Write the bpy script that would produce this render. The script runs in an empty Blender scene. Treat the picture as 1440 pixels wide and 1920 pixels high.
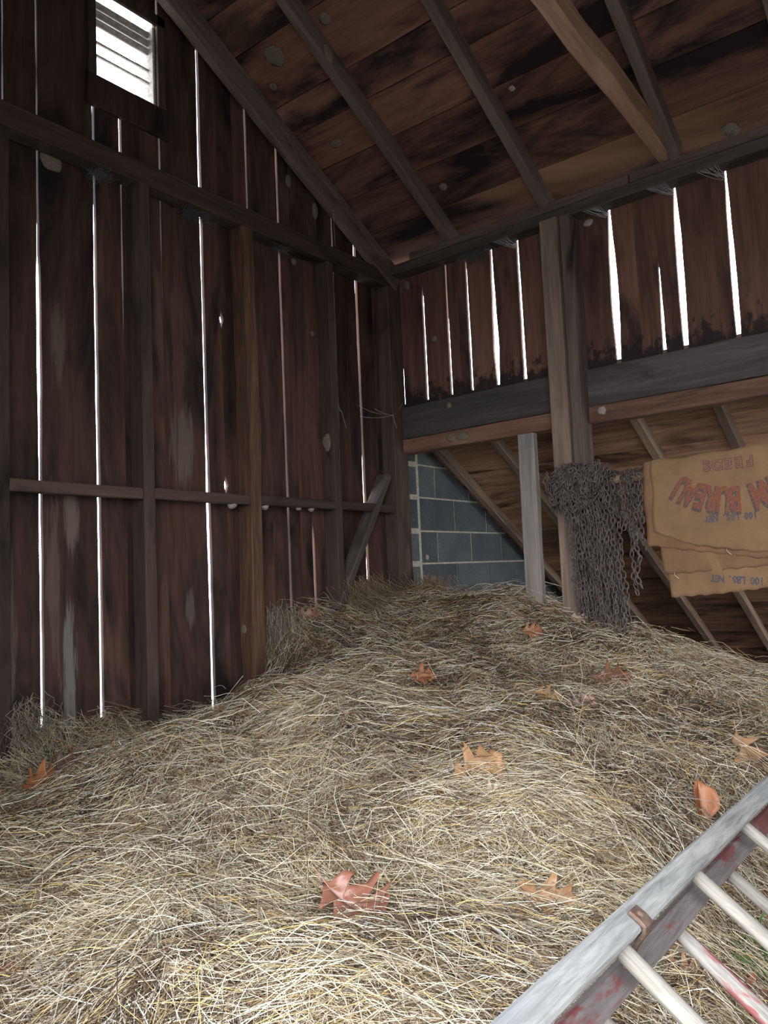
import bpy, bmesh, math, random
import numpy as np
from mathutils import Vector, Matrix, noise as mnoise

random.seed(7)
rng = np.random.default_rng(7)
S = bpy.context.scene
COL = S.collection
PI = math.pi

# ------------------------------------------------------------------ camera, sky, exposure
CAM = Vector((-3.746, -2.839, 1.65))
yaw, pitch, roll = math.radians(38.138), math.radians(4.531), math.radians(-2.559)
fwd = Vector((math.cos(yaw) * math.cos(pitch), math.sin(yaw) * math.cos(pitch), math.sin(pitch)))
r0 = Vector((math.sin(yaw), -math.cos(yaw), 0)); u0 = r0.cross(fwd)
rv = math.cos(roll) * r0 + math.sin(roll) * u0
uv = -math.sin(roll) * r0 + math.cos(roll) * u0
cd = bpy.data.cameras.new('camera'); cam = bpy.data.objects.new('camera', cd); COL.objects.link(cam)
cam.matrix_world = Matrix(((rv.x, uv.x, -fwd.x, CAM.x), (rv.y, uv.y, -fwd.y, CAM.y), (rv.z, uv.z, -fwd.z, CAM.z), (0, 0, 0, 1)))
cd.sensor_fit = 'VERTICAL'; cd.sensor_height = 24; cd.sensor_width = 18; cd.lens = 24 * 1470 / 1920; cd.clip_start = 0.02
S.camera = cam

SKY = 11.5
world = bpy.data.worlds.new('overcast_sky'); S.world = world; world.use_nodes = True
wn = world.node_tree
bg = wn.nodes['Background']; bg.inputs[1].default_value = SKY
tc = wn.nodes.new('ShaderNodeTexCoord'); sp = wn.nodes.new('ShaderNodeSeparateXYZ'); rp = wn.nodes.new('ShaderNodeValToRGB')
wn.links.new(tc.outputs['Generated'], sp.inputs[0]); wn.links.new(sp.outputs['Z'], rp.inputs[0]); wn.links.new(rp.outputs[0], bg.inputs[0])
rp.color_ramp.elements[0].color = (0.97, 0.985, 1.0, 1); rp.color_ramp.elements[1].color = (0.84, 0.92, 1.0, 1)

S.view_settings.view_transform = 'Standard'; S.view_settings.look = 'None'
S.view_settings.exposure = 0.22; S.view_settings.gamma = 1.0; S.view_settings.use_curve_mapping = False
S.render.engine = 'CYCLES'
S.cycles.use_denoising = True
S.cycles.max_bounces = 6; S.cycles.diffuse_bounces = 4; S.cycles.glossy_bounces = 2
S.cycles.sample_clamp_indirect = 4.0
S.cycles.use_light_tree = True

# a portal in the big open doorway the photographer stands in: it emits nothing, it only guides the sky light
def portal(loc, rot, sx, sy):
    ld = bpy.data.lights.new('doorway_portal', 'AREA'); ld.shape = 'RECTANGLE'; ld.size = sx; ld.size_y = sy; ld.cycles.is_portal = True
    o = bpy.data.objects.new('doorway_portal', ld); o.location = loc; o.rotation_euler = rot; COL.objects.link(o)

# ------------------------------------------------------------------ helpers
def tag(o, label=None, cat=None, group=None, kind=None):
    if label: o['label'] = label
    if cat: o['category'] = cat
    if group: o['group'] = group
    if kind: o['kind'] = kind
    return o

def mesh_obj(name, verts, faces, mat=None, parent=None, smooth=False):
    me = bpy.data.meshes.new(name); me.from_pydata([tuple(v) for v in verts], [], faces); me.update()
    if mat: me.materials.append(mat)
    if smooth: me.polygons.foreach_set('use_smooth', [True] * len(me.polygons))
    o = bpy.data.objects.new(name, me); COL.objects.link(o)
    if parent: o.parent = parent
    return o

def face_attr(me, name, vals):
    a = me.attributes.new(name, 'FLOAT', 'FACE'); a.data.foreach_set('value', vals)

def empty(name, loc=(0, 0, 0), **kw):
    o = bpy.data.objects.new(name, None); o.location = loc; o.empty_display_size = 0.1; COL.objects.link(o)
    return tag(o, **kw)

def nd(nt, t, **kw):
    n = nt.nodes.new(t)
    for k, v in kw.items():
        if k.startswith('_'): setattr(n, k[1:], v)
    return n

def ramp(nt, src, stops):
    r = nt.nodes.new('ShaderNodeValToRGB'); cr = r.color_ramp
    while len(cr.elements) < len(stops): cr.elements.new(0.5)
    for e, (p, c) in zip(cr.elements, stops):
        e.position = p; e.color = (*c, 1) if len(c) == 3 else c
    nt.links.new(src, r.inputs[0]); return r.outputs[0]

def mixc(nt, fac, a, b, mode='MIX'):
    m = nt.nodes.new('ShaderNodeMix'); m.data_type = 'RGBA'; m.blend_type = mode
    for s, v in ((0, fac), (6, a), (7, b)):
        if isinstance(v, (int, float)): m.inputs[s].default_value = v
        elif isinstance(v, tuple): m.inputs[s].default_value = (*v, 1)
        else: nt.links.new(v, m.inputs[s])
    return m.outputs[2]

def noise(nt, vec, scale, detail=4, rough=0.6, w=None, dist=0.0):
    n = nt.nodes.new('ShaderNodeTexNoise'); n.noise_dimensions = '4D' if w is not None else '3D'
    n.inputs['Scale'].default_value = scale; n.inputs['Detail'].default_value = detail; n.inputs['Roughness'].default_value = rough
    n.inputs['Distortion'].default_value = dist
    nt.links.new(vec, n.inputs['Vector'])
    if w is not None: nt.links.new(w, n.inputs['W'])
    return n.outputs['Fac']

def mapping(nt, vec, scale, loc=(0, 0, 0)):
    m = nt.nodes.new('ShaderNodeMapping'); m.inputs['Scale'].default_value = scale; m.inputs['Location'].default_value = loc
    nt.links.new(vec, m.inputs[0]); return m.outputs[0]

def math_(nt, op, a, b=None):
    m = nt.nodes.new('ShaderNodeMath'); m.operation = op
    for i, v in enumerate((a, b)):
        if v is None: continue
        if isinstance(v, (int, float)): m.inputs[i].default_value = v
        else: nt.links.new(v, m.inputs[i])
    return m.outputs[0]

def new_mat(name):
    m = bpy.data.materials.new(name); m.use_nodes = True
    nt = m.node_tree; b = nt.nodes['Principled BSDF']; b.inputs['Specular IOR Level'].default_value = 0.25
    return m, nt, b

def wood(name, dark, mid, light, along='z', stain=(0.35, 0.55), stain_col=None, base_rot=None, stain_scale=3.6, patch=None, patch_col=(0.2, 0.17, 0.15),
         paint=None, attr=False, spots=(), grain=1.0, bump=0.35, var=0.5, rough=0.85):
    m, nt, b = new_mat(name)
    tcn = nd(nt, 'ShaderNodeTexCoord').outputs['Object']
    sc = {'z': (1, 1, 0.07), 'y': (1, 0.07, 1), 'x': (0.07, 1, 1)}[along]
    sl = {'z': (1, 1, 0.28), 'y': (1, 0.28, 1), 'x': (0.28, 1, 1)}[along]
    if attr:
        a = nd(nt, 'ShaderNodeAttribute'); a.attribute_name = 'rnd'; rnd = a.outputs['Fac']
    else:
        rnd = nd(nt, 'ShaderNodeObjectInfo').outputs['Random']
    w = math_(nt, 'MULTIPLY', rnd, 37.0)
    g = noise(nt, mapping(nt, tcn, sc), 26 * grain, 6, 0.7, w, 0.6)
    c = ramp(nt, g, [(0.28, dark), (0.5, mid), (0.74, light)])
    s = noise(nt, mapping(nt, tcn, sl), stain_scale, 5, 0.62, w, 1.4)
    sf = ramp(nt, s, [(stain[0], (1, 1, 1)), (stain[1], (0, 0, 0))])
    c = mixc(nt, sf, c, stain_col or tuple(x * 0.25 for x in dark))
    v = math_(nt, 'ADD', math_(nt, 'MULTIPLY', rnd, var), 1.0 - var / 2)
    vc = nt.nodes.new('ShaderNodeCombineColor')
    for i in range(3): nt.links.new(v, vc.inputs[i])
    c = mixc(nt, 1.0, c, vc.outputs[0], 'MULTIPLY')
    if patch:
        p = noise(nt, mapping(nt, tcn, sl, (3, 5, 1)), patch[0], 4, 0.6, w, 0.4)
        pf = ramp(nt, p, [(patch[1], (0, 0, 0)), (patch[2], (1, 1, 1))])
        c = mixc(nt, pf, c, patch_col)
    if base_rot:      # black rot creeping up the board ends where they meet the header board
        sz_ = nt.nodes.new('ShaderNodeSeparateXYZ'); nt.links.new(tcn, sz_.inputs[0])
        rn = noise(nt, mapping(nt, tcn, (1, 1, .6)), 22, 4, 0.65)
        hgt = math_(nt, 'SUBTRACT', math_(nt, 'SUBTRACT', sz_.outputs['Z'], base_rot), math_(nt, 'MULTIPLY', math_(nt, 'SUBTRACT', rn, .42), .45))
        c = mixc(nt, ramp(nt, hgt, [(0.0, (.9, .9, .9)), (0.045, (0, 0, 0))]), c, (0.012, 0.009, 0.009))
    for (sx, sy, sz, rx, ry, rz, col, st) in spots:
        q = mapping(nt, tcn, (1 / rx, 1 / ry, 1 / rz), (-sx / rx, -sy / ry, -sz / rz))
        L = nt.nodes.new('ShaderNodeVectorMath'); L.operation = 'LENGTH'; nt.links.new(q, L.inputs[0])
        nn = noise(nt, mapping(nt, tcn, (65, 65, 5)), 1.0, 4)
        dd = math_(nt, 'ADD', L.outputs['Value'], math_(nt, 'MULTIPLY', math_(nt, 'SUBTRACT', nn, 0.5), 2.2))
        f = ramp(nt, dd, [(0.55, (st, st, st)), (1.0, (0, 0, 0))])
        c = mixc(nt, f, c, col)
    if paint:
        p = noise(nt, mapping(nt, tcn, sl, (9, 2, 4)), paint[1], 5, 0.65, w, 0.2)
        pf = ramp(nt, p, [(paint[2], (0, 0, 0)), (paint[2] + 0.03, (1, 1, 1))])
        c = mixc(nt, pf, c, paint[0])
    nt.links.new(c, b.inputs['Base Color']); b.inputs['Roughness'].default_value = rough
    bm = nt.nodes.new('ShaderNodeBump'); bm.inputs['Strength'].default_value = bump; bm.inputs['Distance'].default_value = 0.004
    nt.links.new(g, bm.inputs['Height']); nt.links.new(bm.outputs[0], b.inputs['Normal'])
    return m

def plain(name, col, rough=0.8, nscale=30, var=0.35, metal=0.0, bump=0.2, spec=0.25, col2=None):
    m, nt, b = new_mat(name)
    t = nd(nt, 'ShaderNodeTexCoord').outputs['Object']
    g = noise(nt, t, nscale, 5, 0.65)
    c2 = col2 or tuple(min(1, x * (1 + var)) for x in col)
    c = ramp(nt, g, [(0.3, tuple(x * (1 - var) for x in col)), (0.7, c2)])
    nt.links.new(c, b.inputs['Base Color']); b.inputs['Roughness'].default_value = rough; b.inputs['Metallic'].default_value = metal
    b.inputs['Specular IOR Level'].default_value = spec
    bm = nt.nodes.new('ShaderNodeBump'); bm.inputs['Strength'].default_value = bump; bm.inputs['Distance'].default_value = 0.003
    nt.links.new(g, bm.inputs['Height']); nt.links.new(bm.outputs[0], b.inputs['Normal'])
    return m

PALE = (0.11, 0.082, 0.066); WHITE_ = (0.14, 0.128, 0.12); RUST = (0.085, 0.042, 0.026)
M = {}
M['wall_left'] = wood('dark_barn_boards', (0.030, 0.0150, 0.0120), (0.064, 0.0315, 0.0235), (0.100, 0.053, 0.038), 'z', (0.36, 0.55), (0.010, 0.0065, 0.0065),
                      patch=(2.6, 0.62, 0.74), patch_col=(0.115, 0.070, 0.052), attr=True, var=0.7,
                      spots=[(-1.557, 0, 2.27, .075, .5, .20, PALE, .75), (-2.12, 0, 1.33, .032, .5, .30, WHITE_, .8), (-2.105, 0, 1.93, .035, .5, .16, PALE, .9),
                             (-1.541, 0, 1.54, .03, .5, .09, PALE, .6), (-2.147, 0, 2.60, .035, .5, .18, PALE, .5), (-2.35, 0, 1.5, .03, .5, .4, PALE, .8), (-2.18, 0, 1.7, .03, .5, .4, PALE, .5)])
M['wall_right'] = wood('red_brown_barn_boards', (0.050, 0.023, 0.018), (0.105, 0.050, 0.037), (0.155, 0.082, 0.062), 'z', (0.31, 0.46), (0.026, 0.013, 0.011), base_rot=2.66, attr=True, var=0.6)
M['roof'] = wood('stained_roof_boards', (0.088, 0.038, 0.028), (0.158, 0.073, 0.053), (0.22, 0.113, 0.082), 'y', (0.40, 0.54), (0.016, 0.009, 0.009), stain_scale=2.8,
                 patch=(1.6, 0.56, 0.78), patch_col=(0.26, 0.14, 0.08), attr=True, var=0.8)
M['lean_roof'] = wood('brown_lean_to_boards', (0.10, 0.055, 0.036), (0.25, 0.14, 0.09), (0.38, 0.24, 0.16), 'y', (0.36, 0.50), (0.035, 0.019, 0.013), attr=True, var=0.9,
                      patch=(2.6, 0.64, 0.70), patch_col=(0.46, 0.30, 0.19))
M['stud'] = wood('brown_lumber', (0.028, 0.018, 0.015), (0.055, 0.035, 0.028), (0.085, 0.056, 0.044), 'z', (0.3, 0.45))
M['dark_lumber'] = wood('dark_grey_lumber', (0.030, 0.024, 0.022), (0.064, 0.050, 0.045), (0.105, 0.086, 0.078), 'z', (0.3, 0.45))
M['rafter'] = wood('grey_brown_rafter', (0.050, 0.035, 0.030), (0.095, 0.067, 0.056), (0.15, 0.11, 0.093), 'z', (0.28, 0.42))
M['tie'] = wood('hewn_warm_timber', (0.12, 0.066, 0.044), (0.25, 0.145, 0.097), (0.35, 0.22, 0.155), 'z', (0.25, 0.36), patch=(2.5, 0.6, 0.7), patch_col=(0.30, 0.24, 0.21))
M['bark'] = wood('orange_stripped_pole', (0.035, 0.019, 0.013), (0.075, 0.040, 0.027), (0.17, 0.085, 0.048), 'z', (0.2, 0.32), grain=1.6, bump=0.9)
M['post'] = wood('weathered_post', (0.075, 0.052, 0.042), (0.15, 0.108, 0.086), (0.24, 0.185, 0.15), 'z', (0.2, 0.33))
M['pale_post'] = wood('pale_grey_post', (0.11, 0.095, 0.085), (0.19, 0.165, 0.15), (0.27, 0.24, 0.22), 'z', (0.28, 0.42), (0.13, 0.125, 0.125))
M['grey_board'] = wood('grey_weathered_board', (0.030, 0.025, 0.025), (0.056, 0.047, 0.046), (0.092, 0.080, 0.078), 'z', (0.25, 0.4), patch=(2.5, 0.66, 0.80), patch_col=(0.15, 0.145, 0.145))
M['sill'] = wood('red_brown_sill', (0.06, 0.030, 0.021), (0.125, 0.063, 0.043), (0.20, 0.115, 0.08), 'z', (0.28, 0.42))
M['lean_rafter'] = wood('lean_to_rafter', (0.09, 0.06, 0.045), (0.18, 0.125, 0.095), (0.28, 0.21, 0.165), 'z', (0.25, 0.38))
M['ladder_grey'] = wood('grey_weathered_ladder', (0.09, 0.09, 0.09), (0.225, 0.223, 0.218), (0.36, 0.35, 0.34), 'z', (0.28, 0.44), (0.17, 0.18, 0.195), var=0.1, grain=4.0,
                         patch=(7, 0.63, 0.68), patch_col=(0.42, 0.43, 0.43))
M['ladder_red'] = wood('worn_red_paint', (0.08, 0.068, 0.068), (0.14, 0.12, 0.118), (0.22, 0.195, 0.19), 'z', (0.28, 0.44), (0.14, 0.12, 0.12), var=0.1, grain=4.0, paint=((0.15, 0.045, 0.045), 9.0, 0.49))
M['rung'] = wood('bare_rung', (0.11, 0.10, 0.085), (0.22, 0.20, 0.175), (0.34, 0.315, 0.28), 'z', (0.2, 0.3), var=0.1, grain=5.0)
M['rung_red'] = wood('red_painted_rung', (0.13, 0.12, 0.105), (0.25, 0.23, 0.21), (0.36, 0.34, 0.31), 'z', (0.2, 0.3), var=0.1, grain=5.0, paint=((0.24, 0.08, 0.08), 14.0, 0.47))
M['steel'] = plain('rusty_bracket_steel', (0.11, 0.070, 0.052), 0.6, 60, 0.5, 0.25)
M['chain'] = plain('rusted_chain_iron', (0.072, 0.058, 0.055), 0.6, 25, 0.45, 0.25, 0.3, 0.4, (0.15, 0.12, 0.112))
M['mud'] = plain('dried_mud', (0.14, 0.112, 0.088), 0.95, 120, 0.3, bump=0.8)
M['mud_pale'] = plain('pale_dried_mud', (0.25, 0.225, 0.195), 0.95, 120, 0.25, bump=0.8)
M['mortar'] = plain('grey_mortar', (0.33, 0.30, 0.25), 0.95, 40, 0.3, bump=0.6)
M['dust'] = plain('grey_dust_fluff', (0.10, 0.095, 0.095), 1.0, 60, 0.4)
M['silk'] = plain('cobweb_silk', (0.5, 0.5, 0.52), 0.7, 60, 0.1)
M['hay_base'] = plain('packed_hay', (0.10, 0.07, 0.045), 0.95, 60, 0.5, bump=1.0)
M['earth'] = plain('outdoor_pale_ground', (0.30, 0.30, 0.27), 0.95, 3, 0.2)
M['floor'] = plain('barn_floor_dirt', (0.10, 0.075, 0.055), 0.95, 8, 0.3)
M['grass'] = plain('green_grass_blade', (0.07, 0.16, 0.03), 0.6, 30, 0.4)
M['thread'] = plain('pale_sack_thread', (0.6, 0.54, 0.45), 0.9, 60, 0.1)

def blocks_mat():
    m, nt, b = new_mat('concrete_block')
    t = nd(nt, 'ShaderNodeTexCoord').outputs['Object']
    a = nd(nt, 'ShaderNodeAttribute'); a.attribute_name = 'rnd'
    g = noise(nt, t, 70, 6, 0.7); l = noise(nt, t, 4, 3, 0.6)
    c = ramp(nt, g, [(0.3, (0.050, 0.056, 0.060)), (0.72, (0.115, 0.122, 0.127))])
    c = mixc(nt, ramp(nt, l, [(0.35, (0, 0, 0)), (0.7, (0.8, 0.8, 0.8))]), c, (0.040, 0.050, 0.066))
    v = math_(nt, 'ADD', math_(nt, 'MULTIPLY', a.outputs['Fac'], 0.4), 0.8)
    vc = nt.nodes.new('ShaderNodeCombineColor')
    for i in range(3): nt.links.new(v, vc.inputs[i])
    c = mixc(nt, 1.0, c, vc.outputs[0], 'MULTIPLY')
    nt.links.new(c, b.inputs['Base Color']); b.inputs['Roughness'].default_value = 0.95
    bm = nt.nodes.new('ShaderNodeBump'); bm.inputs['Strength'].default_value = 0.6; bm.inputs['Distance'].default_value = 0.004
    nt.links.new(g, bm.inputs['Height']); nt.links.new(bm.outputs[0], b.inputs['Normal'])
    return m
M['block'] = blocks_mat()

def burlap_mat(name, tone):
    m, nt, b = new_mat(name)
    t = nd(nt, 'ShaderNodeTexCoord').outputs['Object']
    wv = []
    for ax in ('Y', 'Z'):
        w = nt.nodes.new('ShaderNodeTexWave'); w.bands_direction = ax; w.inputs['Scale'].default_value = 95; w.inputs['Distortion'].default_value = 1.2
        w.inputs['Detail'].default_value = 2; nt.links.new(t, w.inputs[0]); wv.append(w.outputs['Fac'])
    weave = math_(nt, 'MULTIPLY', math_(nt, 'ADD', wv[0], wv[1]), 0.5)
    l = noise(nt, t, 9, 5, 0.65)
    c = ramp(nt, l, [(0.3, tuple(x * 0.78 for x in tone)), (0.7, tuple(x * 1.15 for x in tone))])
    c = mixc(nt, math_(nt, 'MULTIPLY', weave, 0.45), c, tuple(x * 0.62 for x in tone))
    nt.links.new(c, b.inputs['Base Color']); b.inputs['Roughness'].default_value = 0.95; b.inputs['Specular IOR Level'].default_value = 0.05
    bm = nt.nodes.new('ShaderNodeBump'); bm.inputs['Strength'].default_value = 0.5; bm.inputs['Distance'].default_value = 0.002
    nt.links.new(weave, bm.inputs['Height']); nt.links.new(bm.outputs[0], b.inputs['Normal'])
    return m
M['burlap'] = burlap_mat('tan_burlap', (0.235, 0.135, 0.078))
M['burlap2'] = burlap_mat('yellow_burlap', (0.26, 0.158, 0.090))

def ink_mat(name, col, base=(0.225, 0.137, 0.078), th=0.42):
    m, nt, b = new_mat(name)
    t = nd(nt, 'ShaderNodeTexCoord').outputs['Object']
    n = noise(nt, t, 140, 4, 0.8)
    c = mixc(nt, ramp(nt, n, [(th - 0.08, (0, 0, 0)), (th + 0.1, (0.9, 0.9, 0.9))]), base, col)
    nt.links.new(c, b.inputs['Base Color']); b.inputs['Roughness'].default_value = 0.95; b.inputs['Specular IOR Level'].default_value = 0.05
    return m
M['ink_red'] = ink_mat('faded_red_ink', (0.19, 0.06, 0.045)); M['ink_blue'] = ink_mat('faded_blue_ink', (0.07, 0.055, 0.068))
M['ink_maroon'] = ink_mat('faded_maroon_ink', (0.13, 0.055, 0.06)); M['ink_navy'] = ink_mat('navy_ink', (0.055, 0.07, 0.10)); M['ink_gap'] = ink_mat('ink_gap_burlap', (0.22, 0.13, 0.085))

def col_attr_mat(name, rough=0.75):
    m, nt, b = new_mat(name)
    a = nd(nt, 'ShaderNodeAttribute'); a.attribute_name = 'straw'
    nt.links.new(a.outputs['Color'], b.inputs['Base Color']); b.inputs['Roughness'].default_value = rough
    return m
M['straw'] = col_attr_mat('straw_stalks')

# ------------------------------------------------------------------ planked surfaces
def interp(tab, z):
    if z >= tab[0][0]: return tab[0][1]
    for (za, wa), (zb, wb) in zip(tab, tab[1:]):
        if zb <= z <= za: return wb + (wa - wb) * (z - zb) / (za - zb) if za != zb else wa
    return tab[-1][1]

def planks(seams, t0, t1, step, fn, thick, top=None, hole=None, closed=0.004, under=None):
    """seams: list of (u, [(t, gap), ...] or None) sorted by u. fn(u, t, d) -> point; d = distance behind the inner face."""
    V, F, A = [], [], []
    ts = list(np.arange(t0, t1, step)) + [t1]
    for i in range(len(seams) - 1):
        (ua, ga), (ub, gb) = seams[i], seams[i + 1]
        off = random.uniform(0, 0.003); rnd = random.random(); sa, sb = random.random() * 50, random.random() * 50
        def edge(t, u, g, side, s):
            w = interp(g, t) if g else -closed
            j = 0.0016 * mnoise.noise(Vector((s, t * 9, 0))) + 0.0022 * mnoise.noise(Vector((s, t * 2.3, 7)))
            k = under(u) * .007 * min(1, w / .008) if (under and g and side > 0 and w > 0) else 0
            return u + side * w / 2 + (j if g else 0) + k
        spans = [(None, None, None)]
        if hole and ub > hole[0] and ua < hole[1]:
            spans = []
            if ua < hole[0]: spans.append((None, hole[0], None))
            spans.append((max(ua, hole[0]) if ua < hole[0] else None, min(ub, hole[1]) if ub > hole[1] else None, 'cut'))
            if ub > hole[1]: spans.append((hole[1], None, None))
        for (la, lb, cut) in spans:
            prev = None
            for k, t in enumerate(ts):
                tt = t
                a = la if la is not None else edge(t, ua, ga, +1, sa)
                b = lb if lb is not None else edge(t, ub, gb, -1, sb)
                ta = min(tt, top(a)) if top else tt; tb = min(tt, top(b)) if top else tt
                if prev is not None and prev[0] is not None and ta <= prev[1] + 1e-6 and tb <= prev[2] + 1e-6: break
                if cut and hole[2] - 1e-6 < (t if k == 0 else (t + ts[k - 1]) / 2) < hole[3]:
                    if prev is not None and prev[0] is not None:
                        # close the ring at the bottom of the opening
                        pass
                    prev = None
                    if t < hole[3] - 1e-6: continue
                    continue
                n = len(V)
                V += [fn(a, ta, off), fn(b, tb, off), fn(b, tb, off + thick), fn(a, ta, off + thick)]
                if prev is None:
                    F.append((n + 3, n + 2, n + 1, n)); A.append(rnd)
                else:
                    p = prev[0]
                    for q in range(4):
                        r = (q + 1) % 4
                        F.append((p + q, p + r, n + r, n + q)); A.append(rnd)
                prev = (n, ta, tb)
            if prev: F.append((prev[0], prev[0] + 1, prev[0] + 2, prev[0] + 3)); A.append(rnd)
    return V, F, A

RZ, RS, RIDGE = 3.565, 0.548, -1.82
def roof_z(x): return RZ + RS * (-x if x > RIDGE else (x - 2 * RIDGE))

WIN = (-1.97, -1.665, 3.80, 4.18)
L = lambda *t: list(t)
left_seams = [(-3.64, None), (-3.38, None), (-3.13, None), (-2.88, L((9, .006), (0, .006))), (-2.62, L((9, .003), (0, .003))),
    (-2.362, L((5, .005), (1, .004))),
    (-2.228, L((5, .003), (2.95, .005), (2.86, .014), (2.45, .018), (2.1, .011), (1.66, .010), (1.17, .012))),
    (-1.985, L((4, .007), (3.4, .007), (3.0, .010), (2.5, .010), (2.08, .012), (1.0, .015))),
    (-1.857, L((4, .010), (3.45, .010), (3.38, .005), (2.8, .005), (2.6, 0.0))),
    (-1.76, None), (-1.655, L((4, .006), (3.5, .006), (3.3, .003), (2.6, .002), (2.5, 0))),
    (-1.43, L((4, .010), (3.5, .015), (3.36, .012), (2.87, .009), (2.24, .015), (1.7, .018))),
    (-1.322, L((5, 0), (2.94, 0), (2.935, .020), (2.875, .018), (2.87, 0), (2.84, 0), (2.835, .020), (2.81, .018), (2.805, 0), (2.52, 0), (2.50, .003), (2.46, .003), (2.44, 0), (2.135, 0), (2.13, .02), (2.10, .02), (2.09, 0))),
    (-1.22, None), (-1.135, L((5, .007), (3.5, .006), (3.3, 0))), (-1.03, None), (-.92, L((5, .007), (1, .008))), (-.83, None),
    (-.742, L((5, 0), (1.95, 0), (1.88, .008), (1.7, .012), (1.2, .012))), (-.62, None),
    (-.498, L((5, .005), (3.5, .006), (3.3, .003), (2.6, .003), (2.3, 0))), (-.40, None),
    (-.305, L((5, .010), (2.94, .014), (2.5, .010), (2.2, .014), (1, .014))), (-.16, None), (0.02, None)]
V, F, A = planks(left_seams, 0.0, 4.7, 0.05, lambda u, t, d: (u, d, t), 0.018, top=roof_z, hole=WIN, under=lambda u: (u + 3.746) / 2.84)
wl = mesh_obj('wall_left', V, F, M['wall_left']); face_attr(wl.data, 'rnd', A); tag(wl, kind='structure')

g = lambda *t: list(t)
rs = [(-.09, g((3.1, 0), (3.08, .006), (2.65, .012))), (-.175, None), (-.262, g((3.35, 0), (3.3, .007), (2.98, .011), (2.65, .011))), (-.345, None), (-.432, g((3.4, .006), (2.97, .011))),
      (-.50, None), (-.57, g((3.4, .006), (3.0, .010))), (-.737, g((3.4, .009), (3.15, .019), (2.87, .036), (2.66, .018))), (-.903, g((3.43, .009), (3.1, .013), (2.655, .019))),
      (-1.05, None), (-1.233, g((3.42, .006), (3.07, .012), (2.66, .014))), (-1.422, g((3.43, .010), (3.19, .031), (2.97, .040), (2.656, .021))), (-1.54, None),
      (-1.648, g((3.1, 0), (3.07, .005), (2.66, .017))), (-1.748, g((3.43, .009), (3.22, .028), (2.88, .034), (2.65, .024))), (-1.87, None),
      (-1.98, g((3.44, .007), (3.22, .018), (2.92, .027), (2.65, .022))), (-2.2, g((3.44, .008), (2.9, .015))), (-2.4, None), (-2.62, g((3.44, .01), (2.9, .02))), (-2.85, None), (-3.1, g((3.4, .01), (2.7, .01))),
      (-3.35, None), (-3.6, None), (-3.85, None), (-4.1, None), (-4.4, None)]
rs = sorted([(0.0, None)] + rs, key=lambda q: q[0])
V, F, A = planks(rs, 2.56, 3.53, 0.045, lambda u, t, d: (d, u, t), 0.018, under=lambda u: max(0, (u + 2.84) / 3.75))
wr = mesh_obj('wall_right', V, F, M['wall_right']); face_attr(wr.data, 'rnd', A); tag(wr, kind='structure')

def box_vf(p, q):
    x0, y0, z0 = p; x1, y1, z1 = q
    return [(x0, y0, z0), (x1, y0, z0), (x1, y1, z0), (x0, y1, z0), (x0, y0, z1), (x1, y0, z1), (x1, y1, z1), (x0, y1, z1)], \
           [(0, 3, 2, 1), (4, 5, 6, 7), (0, 1, 5, 4), (1, 2, 6, 5), (2, 3, 7, 6), (3, 0, 4, 7)]
def boxes(name, lst, mat, rnds=None, **kw):
    V, F, A = [], [], []
    for p, q in lst:
        v, f = box_vf(p, q); n = len(V); V += v; F += [tuple(i + n for i in t) for t in f]; A += [random.random()] * 6
    o = mesh_obj(name, V, F, mat); face_attr(o.data, 'rnd', A); tag(o, **kw); return o

# the side the camera stands in (wide open doorway) and the far end, both out of frame
boxes('wall_front', [((-3.66, -4.4, 0), (-3.63, -4.05, 3.56)), ((-3.66, -1.75, 0), (-3.63, 0.0, 3.56)), ((-3.66, -4.05, 3.05), (-3.63, -1.75, 3.56))], M['wall_left'], kind='structure')
V, F, A = planks([(x, None) for x in (-3.64, -3.4, -3.15, -2.9, -2.62, -2.4, -2.15, -1.9, -1.65, -1.4, -1.15, -.9, -.62, -.4, -.15, .02)], 0.0, 4.7, 0.1, lambda u, t, d: (u, -4.4 - d, t), 0.022, top=roof_z)
wq = mesh_obj('wall_near_end', V, F, M['wall_left']); face_attr(wq.data, 'rnd', A); tag(wq, kind='structure')
portal((-3.64, -2.9, 1.52), (0, -PI / 2, 0), 3.05, 2.3)

# roof boards, two slopes
nrm = math.sqrt(1 + RS * RS)
def slope_fn(x0, z0, s):
    return lambda u, t, d: (u + d * s / nrm, t, z0 - s * u + d / nrm)
seam_x = [-1.84, -1.62, -1.40, -1.225, -.96, -.81, -.61, -.41, -.185, .055]
JT = [(9, .004), (-9, .004)]
V, F, A = planks([(x, JT) for x in seam_x], -4.5, 0.12, 0.1, slope_fn(0, RZ, RS), 0.022)
n0 = len(V)
V2, F2, A2 = planks([(x, None) for x in (-.26, -.07, .185, .41, .61, .81, .96, 1.225, 1.40, 1.62, 1.84)], -4.5, 0.12, 0.3, lambda u, t, d: (-3.64 + u - d * RS / nrm, t, RZ + RS * u + d / nrm), 0.022)
V += V2; F += [tuple(i + n0 for i in f) for f in F2]; A += A2
ro = mesh_obj('ceiling', V, F, M['roof']); face_attr(ro.data, 'rnd', A); tag(ro, kind='structure')
sf = slope_fn(0, RZ, RS); pv = [sf(u, t, d) for d in (.027, .032) for t in (-4.5, .12) for u in (-1.84, .055)]
mesh_obj('light_block_sheet', pv, [(0, 1, 3, 2), (4, 6, 7, 5), (0, 4, 5, 1), (2, 3, 7, 6), (0, 2, 6, 4), (1, 5, 7, 3)], M['dark_lumber'], parent=ro)  # added sheet above the boards, blocks sky light at the open seams
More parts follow.
